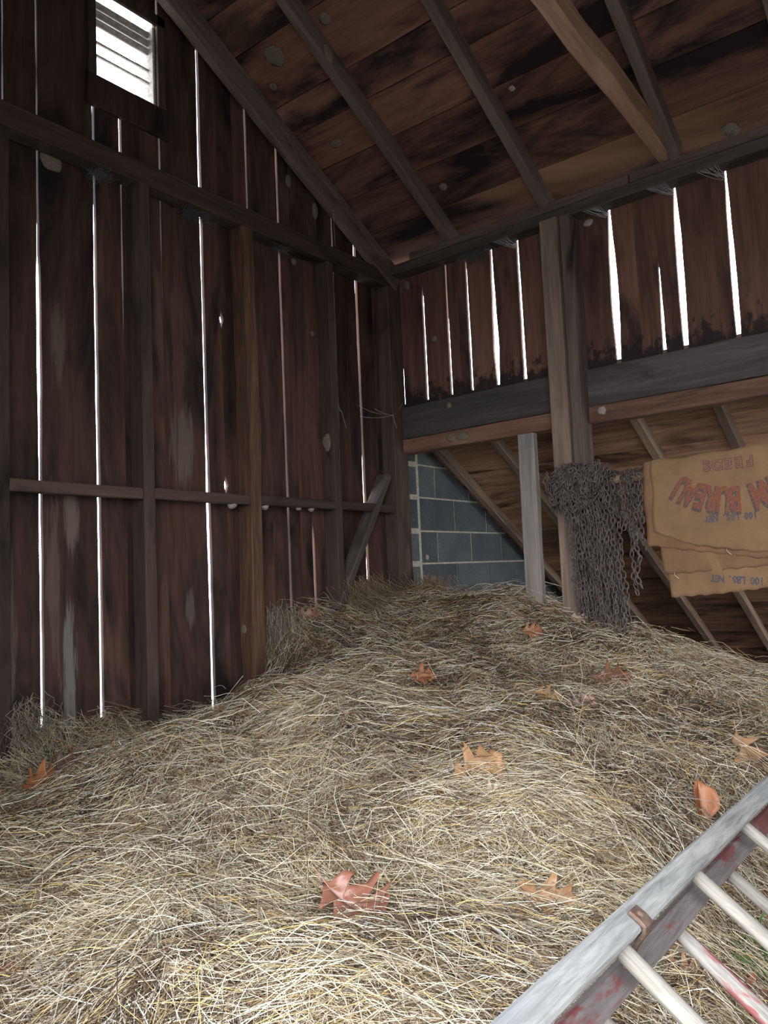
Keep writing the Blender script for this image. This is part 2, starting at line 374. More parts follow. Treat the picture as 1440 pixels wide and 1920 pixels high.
# lean-to roof
LZ, LS = 2.645, 0.571
lx = [-.0]
while lx[-1] < 3.5: lx.append(lx[-1] + random.uniform(0.13, 0.20))
V, F, A = planks([(x, JT) for x in lx], -4.5, 0.12, 0.1, slope_fn(0, LZ, LS), 0.014)
lo = mesh_obj('ceiling', V, F, M['lean_roof']); face_attr(lo.data, 'rnd', A); tag(lo, kind='structure')
sf = slope_fn(0, LZ, LS); pv = [sf(u, t, d) for d in (.0175, .020) for t in (-4.5, .12) for u in (0.0, lx[-1])]
mesh_obj('light_block_sheet', pv, [(0, 1, 3, 2), (4, 6, 7, 5), (0, 4, 5, 1), (2, 3, 7, 6), (0, 2, 6, 4), (1, 5, 7, 3)], M['dark_lumber'], parent=lo)  # same added backing, keeps daylight from leaking between lean-to boards
boxes('wall_outer', [((3.45, -4.4, 0), (3.48, 0.0, 0.64))], M['wall_left'], kind='structure')
portal((1.7, -4.41, 1.2), (PI / 2, 0, 0), 3.3, 2.2)
boxes('floor', [((-3.9, -4.45, -0.06), (3.5, 0.05, 0.0))], M['floor'], kind='structure')
boxes('ground', [((-60, -60, -0.2), (60, 60, -0.07))], M['earth'], kind='structure')

# concrete block wall closing the lean-to
V, F, A = [], [], []
def addbox(p, q, r):
    v, f = box_vf(p, q); n = len(V); V.extend(v); F.extend([tuple(i + n for i in t) for t in f]); A.extend([r] * 6)
rows = [2.53, 2.33, 2.124, 1.913, 1.71, 1.51, 1.307, 1.104, .90, .70, .50, .30, .10]
for i in range(len(rows) - 1):
    zt, zb = rows[i] - 0.011, rows[i + 1]
    x = 0.03; x += 0.205
    x0 = 0.235 - (0.0 if i % 2 else 0.0)
    joints = [0.24, 0.42 if i % 2 else 0.63]
    while joints[-1] < 3.4: joints.append(joints[-1] + 0.405)
    addbox((0.03, -0.006, zb + 0.012), (0.20, 0.17, zt - 0.012), random.random())
    for a, b in zip(joints, joints[1:]):
        b2 = min(b - 0.011, (LZ - zb) / LS)
        if b2 <= a + .03: continue
        addbox((a, random.uniform(-.002, .003), zb), (b2, 0.19, min(zt, 9)), random.random())
bw = mesh_obj('wall_back', V, F, M['block']); face_attr(bw.data, 'rnd', A); tag(bw, kind='structure')
V, F, A = [], [], []
for i in range(len(rows) - 1):
    addbox((0.03, 0.0045, rows[i + 1]), (min(3.4, (LZ - rows[i + 1]) / LS), 0.18, rows[i]), 0.5)
mo = mesh_obj('mortar', V, F, M['mortar'], parent=bw)

# ------------------------------------------------------------------ lumber
def lumber(name, p0, p1, w, d, mat, side=(1, 0, 0), label=None, cat=None, group=None, parent=None, cham=0.004, wob=0.002, taper=None, kind=None):
    """a sawn stick from p0 to p1 (centre line); w across `side`, d across the other axis; mesh local z runs along it"""
    p0 = Vector(p0); p1 = Vector(p1); z = (p1 - p0); Ln = z.length; z.normalize()
    x = Vector(side); x = (x - z * x.dot(z)).normalized(); y = z.cross(x)
    n = max(3, int(Ln / 0.12)); V, F = [], []
    c = min(cham, w * .3, d * .3); sd = random.random() * 100
    for k in range(n + 1):
        t = k / n; f = taper(t) if taper else (1, 1, 0, 0)
        hw, hd = w / 2 * f[0], d / 2 * f[1]
        ox = f[2] + wob * mnoise.noise(Vector((sd, t * Ln * 2.5, 0))); oy = f[3] + wob * mnoise.noise(Vector((sd, t * Ln * 2.5, 9)))
        prof = [(-hw + c, -hd), (hw - c, -hd), (hw, -hd + c), (hw, hd - c), (hw - c, hd), (-hw + c, hd), (-hw, hd - c), (-hw, -hd + c)]
        for i, (a, b) in enumerate(prof):
            j = wob * 0.8 * mnoise.noise(Vector((sd + i * 3, t * Ln * 7, 3)))
            V.append((a + ox + (j if a > 0 else -j), b + oy + (j if b > 0 else -j), t * Ln))
    for k in range(n):
        for i in range(8):
            j = (i + 1) % 8; F.append((k * 8 + i, k * 8 + j, k * 8 + 8 + j, k * 8 + 8 + i))
    F.append(tuple(range(7, -1, -1))); F.append(tuple(n * 8 + i for i in range(8)))
    o = mesh_obj(name, V, F, mat)
    mw = Matrix(((x.x, y.x, z.x, p0.x), (x.y, y.y, z.y, p0.y), (x.z, y.z, z.z, p0.z), (0, 0, 0, 1)))
    if parent is not None:
        o.parent = parent; o.matrix_local = parent.matrix_basis.inverted() @ mw
    else: o.matrix_world = mw
    return tag(o, label, cat, group, kind)

# left wall studs (front face at y=-0.095)
lumber('wall_stud', (-2.435, -.050, .0), (-2.427, -.050, 3.355), .085, .09, M['stud'], label='stud at the far left edge of the gable wall, cut by the frame', cat='stud', group='studs of the gable wall')
lumber('wall_stud', (-1.812, -.050, .0), (-1.806, -.050, 3.355), .055, .09, M['stud'], label='grey-sided upright stud under the left side of the bright window', cat='stud', group='studs of the gable wall')
def rough_t(t): return (1 + .08 * math.sin(t * 19) + .05 * math.sin(t * 47), 1, .004 * math.sin(t * 11), 0)
lumber('wall_stud', (-1.222, -.050, .0), (-1.218, -.050, 3.355), .072, .09, M['bark'], label='rough orange-brown stud with stripped bark, middle of the gable wall', cat='stud', group='studs of the gable wall', taper=rough_t, wob=.006)
lumber('wall_stud', (-.632, -.050, .0), (-.630, -.050, 3.355), .050, .09, M['stud'], label='narrow dark stud next to the diagonal brace, nearest the back corner', cat='stud', group='studs of the gable wall')
lumber('corner_post', (-.065, -.052, .0), (-.065, -.052, 3.42), .13, .095, M['stud'], label='dark upright post in the back corner of the barn', cat='post')
# rails between studs
for (a, b, lab) in ((-2.393, -1.842, 'horizontal rail between the frame edge and the first stud, over the white streak'), (-1.783, -1.26, 'horizontal rail spanning to the rough orange-brown stud'),
                    (-1.185, -.66, 'horizontal rail between the rough orange-brown stud and the narrow stud'), (-.605, -.13, 'short horizontal rail crossed by the diagonal brace')):
    lumber('wall_rail', (a, -.075, 2.027), (b, -.075, 2.024), .040, .046, M['stud'], side=(0, 1, 0), label=lab, cat='rail', group='rails nailed between the gable wall studs')
lumber('diagonal_brace', (-.665, -.062, 1.47), (-.185, -.058, 2.215), .040, .085, M['dark_lumber'], side=(.84, 0, -.54), label='slanted dusty brace between the narrow stud and the corner post', cat='brace')
# plates
lumber('gable_beam', (-3.6, -.055, 3.403), (-.02, -.055, 3.403), .085, .095, M['stud'], side=(0, 1, 0), label='long horizontal beam along the gable wall below the bright window', cat='beam')
lumber('gable_beam_cap', (-3.6, -.035, 3.4525), (-.14, -.035, 3.4525), .045, .012, M['dark_lumber'], side=(0, 1, 0), label='thin cap strip lying on the gable wall beam', cat='board')
lumber('eave_beam', (-.052, -.0, 3.45), (-.052, -4.35, 3.45), .095, .055, M['dark_lumber'], label='lower timber of the eave beam above the bright gaps on the right', cat='beam')
lumber('eave_beam_cap', (-.055, -.25, 3.501), (-.055, -1.565, 3.501), .088, .044, M['rafter'], label='cap board on the eave beam, left of the butt joint', cat='beam')
lumber('eave_beam_cap', (-.055, -1.572, 3.503), (-.055, -4.35, 3.503), .090, .046, M['rafter'], label='cap board on the eave beam, right of the butt joint', cat='beam')
# board and sill above the lean-to opening
for (ya, yb, s) in ((-.092, -1.10, 'left'), (-1.266, -4.35, 'right')):
    lumber('header_board', (-.020, ya, 2.537), (-.020, yb, 2.543), .19, .036, M['grey_board'], side=(0, 0, 1),
           label='wide grey board %s, under the gappy red-brown boards' % ('from the corner to the tall post' if s == 'left' else 'running right from the tall post'), cat='board', group='wide grey header boards')
    lumber('header_sill', (-.005, ya, 2.396), (-.005, yb, 2.402), .086, .075, M['sill'], side=(0, 0, 1),
           label='red-brown sill with pale mud marks, %s of the tall post' % s, cat='beam', group='red-brown sills under the header boards')
lumber('tall_post', (-.068, -1.152, .0), (-.070, -1.150, 3.42), .097, .138, M['post'], side=(0, 1, 0), label='tall weathered post carrying the eave beam, chains piled against it', cat='post')
lumber('post_sister_board', (-.062, -1.231, .0), (-.062, -1.234, 3.42), .056, .122, M['rafter'], side=(0, 1, 0), label='darker board nailed to the right side of the tall post', cat='board')
lumber('short_post', (-.048, -.908, .0), (-.048, -.917, 2.352), .094, .045, M['pale_post'], side=(0, 1, 0), label='short pale grey post standing before the concrete block wall', cat='post')

# rafters of the main roof: underside z = 3.46 - .548 x
def rafter(y, lab, x0=-.02, x1=-1.80, w=.05, dz=.0, mat='rafter', dep=.094, grp='main roof rafters'):
    zc = 3.46 + dz; k = dep / 2
    f = lambda x: (x + k * RS / nrm, y, zc - RS * x + k / nrm)
    lumber('rafter', f(x0), f(x1), w, dep, M[mat], side=(0, 1, 0), label=lab, cat='rafter', group=grp)
lumber('rafter', (-.02, -.085, 3.315 + .09), (-1.80, -.085, 3.315 + .557 * 1.78 + .09), .05, .135, M['rafter'], side=(0, 1, 0), label='rafter lying against the gable wall, right of the bright window', cat='rafter', group='main roof rafters')
rafter(-.520, 'dark rafter second from the gable wall, with a mud nest on its side')
rafter(-1.115, 'rafter landing on the eave beam right above the tall post')
rafter(-1.790, 'rafter partly hidden behind the warm-coloured tie beam', x0=-.1)
rafter(-2.315, 'rafter just showing in the top right corner of the photo')
for y in (-2.93, -3.52, -4.12): rafter(y, 'rafter beyond the right edge of the view')
def notch(t): return (1 - .10 * math.sin(t * 9) ** 2, 1 + .05 * math.sin(t * 31), 0, 0) if t > .16 else (0.80 + t * 1.2, 0.55 + t * 2.8, 0, .022 - t * .13)
lumber('tie_beam', (-.06, -1.742, 3.583), (-2.3, -1.750, 3.702), .072, .098, M['tie'], side=(0, 1, 0), taper=notch, wob=.006, label='warm-coloured hewn tie beam with a notched end on the eave beam', cat='beam')

# lean-to rafters: underside z = 2.585 - .571 x
lnr = math.sqrt(1 + LS * LS)
for y, lab in ((-.105, 'lean-to rafter slanting across the concrete block wall'), (-.512, 'lean-to rafter passing behind the short pale post and tall post'),
               (-.945, 'lean-to rafter starting behind the chains, ending at the hay'), (-1.365, 'lean-to rafter above and below the left end of the sacks'),
               (-1.785, 'lean-to rafter above the printed word on the sacks')):
    dpt = .062; k = dpt / 2; f = lambda x: (x + k * LS / lnr, y, 2.572 - LS * x + k / lnr)
    lumber('lean_to_rafter', f(.05), f(3.35), .05, dpt, M['lean_rafter'], side=(0, 1, 0), label=lab, cat='rafter', group='lean-to rafters')
for y in (-2.2, -2.6, -3.05, -3.5, -3.95):
    lumber('lean_to_rafter', (.05 + .015, y, 2.572 - LS * .05 + .018), (3.365, y, 2.572 - LS * 3.35 + .018), .05, .062, M['lean_rafter'], side=(0, 1, 0), label='lean-to rafter beyond the right edge of the view', cat='rafter', group='lean-to rafters')

# ------------------------------------------------------------------ window in the gable
wroot = empty('window_1', (-1.82, 0, 3.80), kind='structure')
def wpart(name, p, q, mat, rot=0):
    cx = Vector([(a + b) / 2 for a, b in zip(p, q)]); h = [abs(b - a) / 2 for a, b in zip(p, q)]
    v, f = box_vf([-a for a in h], h); o = mesh_obj(name, v, f, mat, parent=wroot); o.location = cx - wroot.location; o.rotation_euler = (rot, 0, 0)
    m = o.modifiers.new('bevel', 'BEVEL'); m.width = .003; return o
wpart('window_sill', (-2.02, -.022, 3.655), (-1.61, -.001, 3.795), M['wall_left'])
wpart('window_frame', (-2.01, -.02, 3.795), (-1.972, -.001, 4.24), M['stud'])
wpart('window_frame', (-1.665, -.02, 3.795), (-1.625, -.001, 4.24), M['stud'])
wpart('window_frame', (-2.01, -.02, 4.185), (-1.62, -.001, 4.235), M['stud'])
M['jamb'] = plain('pale_jamb', (0.30, 0.27, 0.25), 0.9, 60, 0.4)
wpart('jamb', (-1.678, .0, 3.80), (-1.664, .14, 4.18), M['jamb']); wpart('jamb', (-1.975, .03, 3.80), (-1.968, .14, 4.18), M['jamb'])
for z, h, rt in ((4.155, .030, .5), (4.115, .030, .5), (4.075, .028, .5), (3.985, .010, .3), (3.925, .010, .3)):
    wpart('louvre_slat', (-1.968, .03, z - h * .5), (-1.672, .05, z + h * .5), M['jamb'], rt)

# ------------------------------------------------------------------ hay: height field
#HAY-BEGIN
HC = [(-3.12,-1.52,.963),(-2.95,-1.79,.966),(-2.78,-2.03,.964),(-2.62,-2.20,.943),(-2.17,-2.38,.80),(-1.97,-2.45,.76),(-2.93,-1.13,1.03),(-2.74,-1.12,1.035),
 (-2.52,-1.32,1.012),(-2.56,-1.79,.959),(-2.43,-1.99,.945),(-1.92,-1.69,1.107),(-2.01,-.51,1.110),(-2.68,-.64,1.030),(-2.46,-.55,1.040),(-2.25,-.50,1.068),(-1.53,-.38,1.180),
 (-2.07,-1.25,1.089),(-1.32,-.84,1.183),(-1.02,-.89,1.215),(-.45,-.85,1.34),(-.60,-1.40,1.20),(-1.10,-1.99,1.06),(-1.25,-2.17,1.0),(-1.83,-1.95,1.045),(-1.94,-2.13,.975),(-1.43,-2.34,.85),
 (-2.27,-.20,.975),(-2.0,-.19,.99),(-1.72,-.17,1.01),(-2.52,-.24,.95),(-1.50,-.12,1.06),(-2.25,-.07,1.08),(-1.99,-.07,1.08),(-1.66,-.06,1.065),(-.86,-.25,1.37),(-.45,-.45,1.40),(-.55,-1.75,1.13),(-.50,-2.05,1.06),
 (-2.38,0,1.15),(-2.22,0,1.13),(-1.98,0,1.125),(-1.82,0,1.12),(-1.63,0,1.09),(-1.43,0,1.10),(-1.22,-.02,1.16),(-1.10,-.02,1.40),(-.91,0,1.475),(-.75,0,1.48),(-.54,0,1.495),(-.31,0,1.515),(-.09,0,1.475),
 (0,-.05,1.475),(0,-.19,1.535),(0,-.44,1.485),(0,-.78,1.505),(0,-1.02,1.435),(0,-1.17,1.395),(0,-1.39,1.305),(0,-1.51,1.265),(0,-1.83,1.165),(0,-2.0,1.125),
 (.5,-.1,1.30),(.5,-.6,1.30),(.5,-1.1,1.22),(.5,-1.6,1.05),(.5,-2.1,.92),(1.1,-.2,1.0),(1.1,-1.2,.9),(1.1,-2.1,.7),
 (-3.6,-1,.80),(-3.6,-2.0,.72),(-3.6,-2.9,.4),(-3.0,-2.6,.66),(-2.6,-2.9,.50),(-1.8,-2.9,.48),(-1.0,-2.7,.70),(0,-2.6,.90),(0,-3.1,.6),(-3.5,-.2,.85),(-2.9,-.1,.90),(-3.0,-.5,.96)]
HC = np.array(HC)
def _k(r): return np.where(r > 1e-9, r * r * np.log(np.maximum(r, 1e-9)), 0.0)
_n = len(HC); _D = np.hypot(HC[:, None, 0] - HC[None, :, 0], HC[:, None, 1] - HC[None, :, 1])
_A = np.zeros((_n + 3, _n + 3)); _A[:_n, :_n] = _k(_D) + np.eye(_n) * 0.0015
_A[:_n, _n] = 1; _A[:_n, _n + 1:] = HC[:, :2]; _A[_n:, :_n] = _A[:_n, _n:].T
_W = np.linalg.solve(_A, np.r_[HC[:, 2], 0, 0, 0])
def H0(x, y):
    x = np.asarray(x, float); y = np.asarray(y, float); o = _W[_n] + _W[_n + 1] * x + _W[_n + 2] * y
    for i in range(_n): o = o + _W[i] * _k(np.hypot(x - HC[i, 0], y - HC[i, 1]))
    return o
def lumps(x, y):
    return (.020 * np.sin(5.1 * x + 2.2 * np.sin(3.3 * y)) * np.cos(4.3 * y + 1.7 * np.sin(2.9 * x)) + .014 * np.sin(11 * x + 3 * np.sin(7 * y) + 1) * np.sin(12.5 * y - 2 * np.sin(6 * x))
            + .009 * np.sin(23 * x + 31 * y * .3) * np.sin(27 * y - 9 * x))
GX0, GX1, GY0, GY1, GS = -3.62, 1.1, -3.1, -.002, .02
_gx = np.arange(GX0, GX1 + GS, GS); _gy = np.arange(GY0, GY1 + GS * .999, GS); _gy[-1] = min(_gy[-1], GY1)
_X, _Y = np.meshgrid(_gx, _gy); HG = H0(_X, _Y) + lumps(_X, _Y)
def H(x, y):
    fx = np.clip((x - GX0) / GS, 0, len(_gx) - 1.001); fy = np.clip((y - GY0) / GS, 0, len(_gy) - 1.001)
    i = fx.astype(int); j = fy.astype(int); a = fx - i; b = fy - j
    return (HG[j, i] * (1 - a) + HG[j, i + 1] * a) * (1 - b) + (HG[j + 1, i] * (1 - a) + HG[j + 1, i + 1] * a) * b
#HAY-END
def h1(x, y): return float(H(np.array([x]), np.array([y]))[0])
def hn(x, y):
    e = .03; return Vector((-(h1(x + e, y) - h1(x - e, y)) / (2 * e), -(h1(x, y + e) - h1(x, y - e)) / (2 * e), 1)).normalized()

PAL = np.array([(.65, .57, .42), (.43, .345, .23), (.77, .70, .56), (.56, .40, .16), (.23, .155, .09), (.12, .075, .046), (.36, .335, .305), (.86, .82, .72), (.06, .04, .03)])
def straw_mesh(name, P, R, colr, sides=3):
    """P: N,K,3 centre lines; R: N radius; colr: N,3"""
    N, K, _ = P.shape
    T = np.gradient(P, axis=1); T /= np.linalg.norm(T, axis=2, keepdims=True) + 1e-9
    up = rng.normal(size=(N, 1, 3)); a = np.cross(T, up); a /= np.linalg.norm(a, axis=2, keepdims=True) + 1e-9; b = np.cross(T, a)
    tp = np.linspace(1, .55, K)[None, :, None]
    V = np.empty((N, K, sides, 3), np.float32)
    for s in range(sides):
        th = 2 * PI * s / sides
        V[:, :, s] = P + (R[:, None, None] * tp) * (math.cos(th) * a + 0.8 * math.sin(th) * b)
    base = (np.arange(N) * K * sides)[:, None, None]
    k = np.arange(K - 1)[None, :, None] * sides; s = np.arange(sides)[None, None, :]; s2 = (s + 1) % sides
    Q = np.stack([base + k + s, base + k + s2, base + k + sides + s2, base + k + sides + s], -1).reshape(-1)
    nf = N * (K - 1) * sides
    me = bpy.data.meshes.new(name); me.vertices.add(N * K * sides); me.vertices.foreach_set('co', V.reshape(-1))
    me.loops.add(nf * 4); me.loops.foreach_set('vertex_index', Q.astype(np.int32))
    me.polygons.add(nf); me.polygons.foreach_set('loop_start', np.arange(nf, dtype=np.int32) * 4)
    me.update(calc_edges=True)
    at = me.attributes.new('straw', 'FLOAT_COLOR', 'POINT')
    cc = np.repeat(np.c_[colr, np.ones(N)].astype(np.float32), K * sides, axis=0); at.data.foreach_set('color', cc.reshape(-1))
    return me

def hay_pile():
    nx, ny = len(_gx), len(_gy)
    V = [(float(_gx[i]), float(_gy[j]), float(HG[j, i]) - .012) for j in range(ny) for i in range(nx)]
    F = [(j * nx + i, j * nx + i + 1, (j + 1) * nx + i + 1, (j + 1) * nx + i) for j in range(ny - 1) for i in range(nx - 1)]
    # skirt down to the floor
    ring = [(j, 0) for j in range(ny)] + [(ny - 1, i) for i in range(1, nx)] + [(j, nx - 1) for j in range(ny - 2, -1, -1)] + [(0, i) for i in range(nx - 2, 0, -1)]
    n0 = len(V)
    for j, i in ring: V.append((float(_gx[i]), float(_gy[j]), 0.0))
    for q in range(len(ring)):
        q2 = (q + 1) % len(ring); a = ring[q][0] * nx + ring[q][1]; b = ring[q2][0] * nx + ring[q2][1]
        F.append((a, b, n0 + q2, n0 + q))
    o = mesh_obj('hay_pile', V, F, M['hay_base'], smooth=True)
    tag(o, 'big heap of loose straw-coloured hay filling the barn floor', 'hay', kind='stuff')
    NT = 1500000; N = 250000
    x = rng.uniform(-3.35, .75, NT); y = rng.uniform(-2.95, -.012, NT); d = np.hypot(x - CAM.x, y - CAM.y)
    w = np.clip((1.55 / d) ** 2, .14, 1.0); keep = rng.random(NT) < w; x, y, d = x[keep][:N], y[keep][:N], d[keep][:N]
    # keep a generous cone around the view direction
    N = len(x)
    ln = np.clip(rng.lognormal(math.log(.080), .5, N), .025, .34); ln = np.where(rng.random(N) < .012, rng.uniform(.22, .42, N), ln)
    th = 1.4 * np.sin(1.9 * x + .8 * np.cos(2.7 * y)) + 1.2 * np.sin(2.3 * y + 1.1 * np.sin(1.7 * x)) + .6 * np.sin(7 * x - 5 * y) + .4
    th = np.where(rng.random(N) < .42, rng.uniform(0, PI, N), th + rng.normal(0, .5, N))
    th += np.where(rng.random(N) < .5, PI, 0)
    bend = rng.normal(0, .35, N) * ln; lift = np.where(rng.random(N) < .12, rng.normal(0, .22, N), rng.normal(0, .05, N))
    off = rng.exponential(.013, N) - .006; arch = rng.exponential(.05, N) * ln
    K = 4; s = np.linspace(-.5, .5, K)
    dx, dy = np.cos(th), np.sin(th)
    px = x[:, None] + dx[:, None] * ln[:, None] * s - dy[:, None] * (bend[:, None] * (s ** 2) * 2)
    py = y[:, None] + dy[:, None] * ln[:, None] * s + dx[:, None] * (bend[:, None] * (s ** 2) * 2)
    py = np.minimum(py, -.006); px = np.clip(px, -3.6, 1.05)
    hz = H(px, py)
    sm = hz.mean(1, keepdims=True) * .35 + hz * .65
    pz = np.maximum(sm, hz) + off[:, None] + lift[:, None] * ln[:, None] * s * 2 * .5 + arch[:, None] * (1 - 4 * s ** 2) + .002
    pz = np.maximum(pz, hz - .008)
    P = np.stack([px, py, pz], -1)
    R = rng.uniform(.00055, .0012, N) * np.clip(d / 2.2, 1, 1.35)
    cl = np.sin(3.1 * x + 2 * np.sin(4 * y)) * np.cos(3.7 * y + 1.2 * np.sin(5 * x)) + .6 * np.sin(13 * x + 4 * np.sin(9 * y)) * np.sin(12 * y)
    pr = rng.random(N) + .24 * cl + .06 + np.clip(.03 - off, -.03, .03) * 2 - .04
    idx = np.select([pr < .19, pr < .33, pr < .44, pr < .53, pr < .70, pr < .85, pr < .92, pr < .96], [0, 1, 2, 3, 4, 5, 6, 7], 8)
    colr = PAL[idx] * rng.uniform(.75, 1.2, (N, 1))
    # straw gets darker and greyer towards the left wall
    wall_tone = np.clip(1 - (-y) / .6, 0, 1) * .9
    colr = colr * (1 - wall_tone[:, None] * .35) + np.array((.10, .085, .07)) * wall_tone[:, None] * .35
    me = straw_mesh('loose_straw', P, R, np.clip(colr, .02, .9)); me.materials.append(M['straw'])
    st = bpy.data.objects.new('loose_straw', me); COL.objects.link(st); st.parent = o; tag(st, kind='stuff')
hay_pile()

def tuft(name, label, cx, cy, z0, z1, n, rx, ry, cols, down=True, r=.0011):
    K = 6; s = np.linspace(0, 1, K)
    x = cx + rng.normal(0, rx * .4, n); y = cy + rng.normal(0, ry * .4, n); ln = rng.uniform(.5, 1.0, n) * (z0 - z1)
    a = rng.uniform(-1.2, 1.2, n) - PI / 2; sp = rng.uniform(.05, .9, n) * rx
    px = x[:, None] + np.cos(a)[:, None] * sp[:, None] * s ** 1.6 + rng.normal(0, .012, (n, K)); py = y[:, None] + np.sin(a)[:, None] * sp[:, None] * s ** 1.6
    pz = z0 + rng.normal(0, .03, n)[:, None] - ln[:, None] * s
    py = np.minimum(py, -.012); pz = np.maximum(pz, H(px, py) + .002)
    c = np.array(cols)[rng.integers(0, len(cols), n)] * rng.uniform(.7, 1.2, (n, 1))
    me = straw_mesh(name, np.stack([px, py, pz], -1), np.full(n, r), c); me.materials.append(M['straw'])
    o = bpy.data.objects.new(name, me); COL.objects.link(o); return tag(o, label, 'hay', kind='stuff')
GREYH = [(.17, .135, .10), (.26, .21, .16), (.11, .08, .06), (.36, .31, .24)]
tuft('hay_tuft', 'grey tuft of hay drooping beside the rough orange-brown stud', -1.06, -.075, 1.46, 1.12, 900, .13, .07, GREYH)
tuft('hay_tuft', 'dark tangled hay clump at the foot of the diagonal brace', -.42, -.10, 1.60, 1.42, 500, .28, .08, [(.20, .14, .09), (.12, .08, .06), (.32, .25, .17)])
tuft('hay_tuft', 'small brown hay hump before the concrete block wall', -.02, -.22, 1.585, 1.45, 500, .14, .12, [(.24, .15, .09), (.34, .25, .16), (.16, .10, .06)])
tuft('hay_tuft', 'dusty hay heaped against the left edge stud', -2.33, -.07, 1.22, 1.10, 220, .12, .07, GREYH)

# ------------------------------------------------------------------ ladder (two stacked sections of an extension ladder)
LW = Vector((.999, .026, -.042)).normalized(); LR = Vector((-.005, -.799, -.602)); LR = (LR - LW * LR.dot(LW)).normalized(); LN = LW.cross(LR)
if LN.z < 0: LN = -LN
LP = Vector((-2.709, -2.391, 1.161))      # point on the top face centre line of the upper stile, where a rung leaves it
lad = empty('extension_ladder', (-2.709, -2.391, 1.1), label='weathered wooden extension ladder lying on the hay at lower right', cat='ladder')
SWD = .039; STH = .034
def lp(t, r, n): return LP + LW * t + LR * r + LN * n
def lpiece(name, a, b, w, d, mat, side, **kw): return lumber(name, a, b, w, d, mat, side=side, parent=lad, **kw)
lpiece('stile', lp(-.42, 0, -STH / 2), lp(1.75, 0, -STH / 2), SWD, STH, M['ladder_grey'], LR, cham=.004)
o = lpiece('stile', lp(-.48, .40, -STH / 2), lp(1.75, .40, -STH / 2), SWD, STH, M['ladder_grey'], LR)
DN = -.066; DR = .036
o = lpiece('stile', lp(-.48, DR, DN - STH / 2), lp(1.75, DR, DN - STH / 2), SWD, STH * 1.1, M['ladder_red'], LR, label='dark lower stile with worn red paint', cham=.008)
o = lpiece('stile', lp(-.48, DR + .34, DN - STH / 2), lp(1.75, DR + .34, DN - STH / 2), SWD, STH, M['ladder_red'], LR, label='dark lower stile with worn red paint')
def rung(t, r0_, r1_, n, mat, rad=.0128, label=None):
    p0, p1 = lp(t, r0_, n), lp(t, r1_, n); z = (p1 - p0).normalized(); x = LW.copy(); y = z.cross(x); Ln = (p1 - p0).length
    V, F = [], []; K, Sd = 12, 14; sd = random.random() * 50
    for k in range(K + 1):
        u = k / K; rr = rad * (1 + .10 * math.sin(PI * u)) * (1 + .04 * mnoise.noise(Vector((sd, u * 5, 0))))
        for i in range(Sd):
            a = 2 * PI * i / Sd; V.append((rr * 1.08 * math.cos(a), rr * .92 * math.sin(a), u * Ln))
    for k in range(K):
        for i in range(Sd):
            j = (i + 1) % Sd; F.append((k * Sd + i, k * Sd + j, (k + 1) * Sd + j, (k + 1) * Sd + i))
    F.append(tuple(range(Sd - 1, -1, -1))); F.append(tuple(K * Sd + i for i in range(Sd)))
    o = mesh_obj('rung', V, F, mat, smooth=True); o.parent = lad
    o.matrix_local = lad.matrix_basis.inverted() @ Matrix(((x.x, y.x, z.x, p0.x), (x.y, y.y, z.y, p0.y), (x.z, y.z, z.z, p0.z), (0, 0, 0, 1)))
    if label: o['label'] = label
for k in (-1, 0, 1, 2, 3, 4): rung(.0 + .345 * k, .012, .39, -STH / 2, M['rung'])
for i, t in enumerate((-.38, -.05, .28, .61, .94, 1.27)):
    rung(t, DR + .015, DR + .33, DN - STH / 2, M['rung_red'] if i == 2 else M['rung'], label='rung with flaking red paint' if i == 2 else None)
# steel guide bracket wrapped over the upper stile
def strip(name, pts, wdt, thk, mat, axis):
    V, F = [], []
    for k, p in enumerate(pts):
        t = (pts[min(k + 1, len(pts) - 1)] - pts[max(k - 1, 0)]).normalized(); nn = t.cross(axis).normalized()
        for a, b in ((-1, -1), (1, -1), (1, 1), (-1, 1)): V.append(p + axis * (a * wdt / 2) + nn * (b * thk / 2))
    for k in range(len(pts) - 1):
        for i in range(4):
            j = (i + 1) % 4; F.append((k * 4 + i, k * 4 + j, k * 4 + 4 + j, k * 4 + 4 + i))
    F.append((3, 2, 1, 0)); m_ = (len(pts) - 1) * 4; F.append((m_, m_ + 1, m_ + 2, m_ + 3))
    o = mesh_obj(name, [Vector(v) - lad.location for v in V], F, mat); o.parent = lad; o.modifiers.new('bevel', 'BEVEL').width = .001; return o
TB = .062
h = SWD / 2
pts = [lp(TB, h + .012, DN * .95), lp(TB, h + .006, DN * .6), lp(TB, h + .005, -.004), lp(TB, h + .001, .005), lp(TB, h - .010, .006), lp(TB, h - .026, .0045)]
b = strip('bracket', pts, .030, .006, M['steel'], LW); b['label'] = 'rusty steel guide bracket gripping the upper stile'
for r_ in (h - .012,):
    pts = [lp(TB - .002, r_, .004 + .0001), lp(TB - .002, r_, .011)]
# bracket bolt
bv = bmesh.new(); bmesh.ops.create_uvsphere(bv, u_segments=12, v_segments=8, radius=.007)
me = bpy.data.meshes.new('bolt'); bv.to_mesh(me); bv.free(); me.materials.append(M['steel'])
bo = bpy.data.objects.new('bolt', me); COL.objects.link(bo); bo.parent = b; bo.location = lp(TB, h - .014, .006) - lad.location

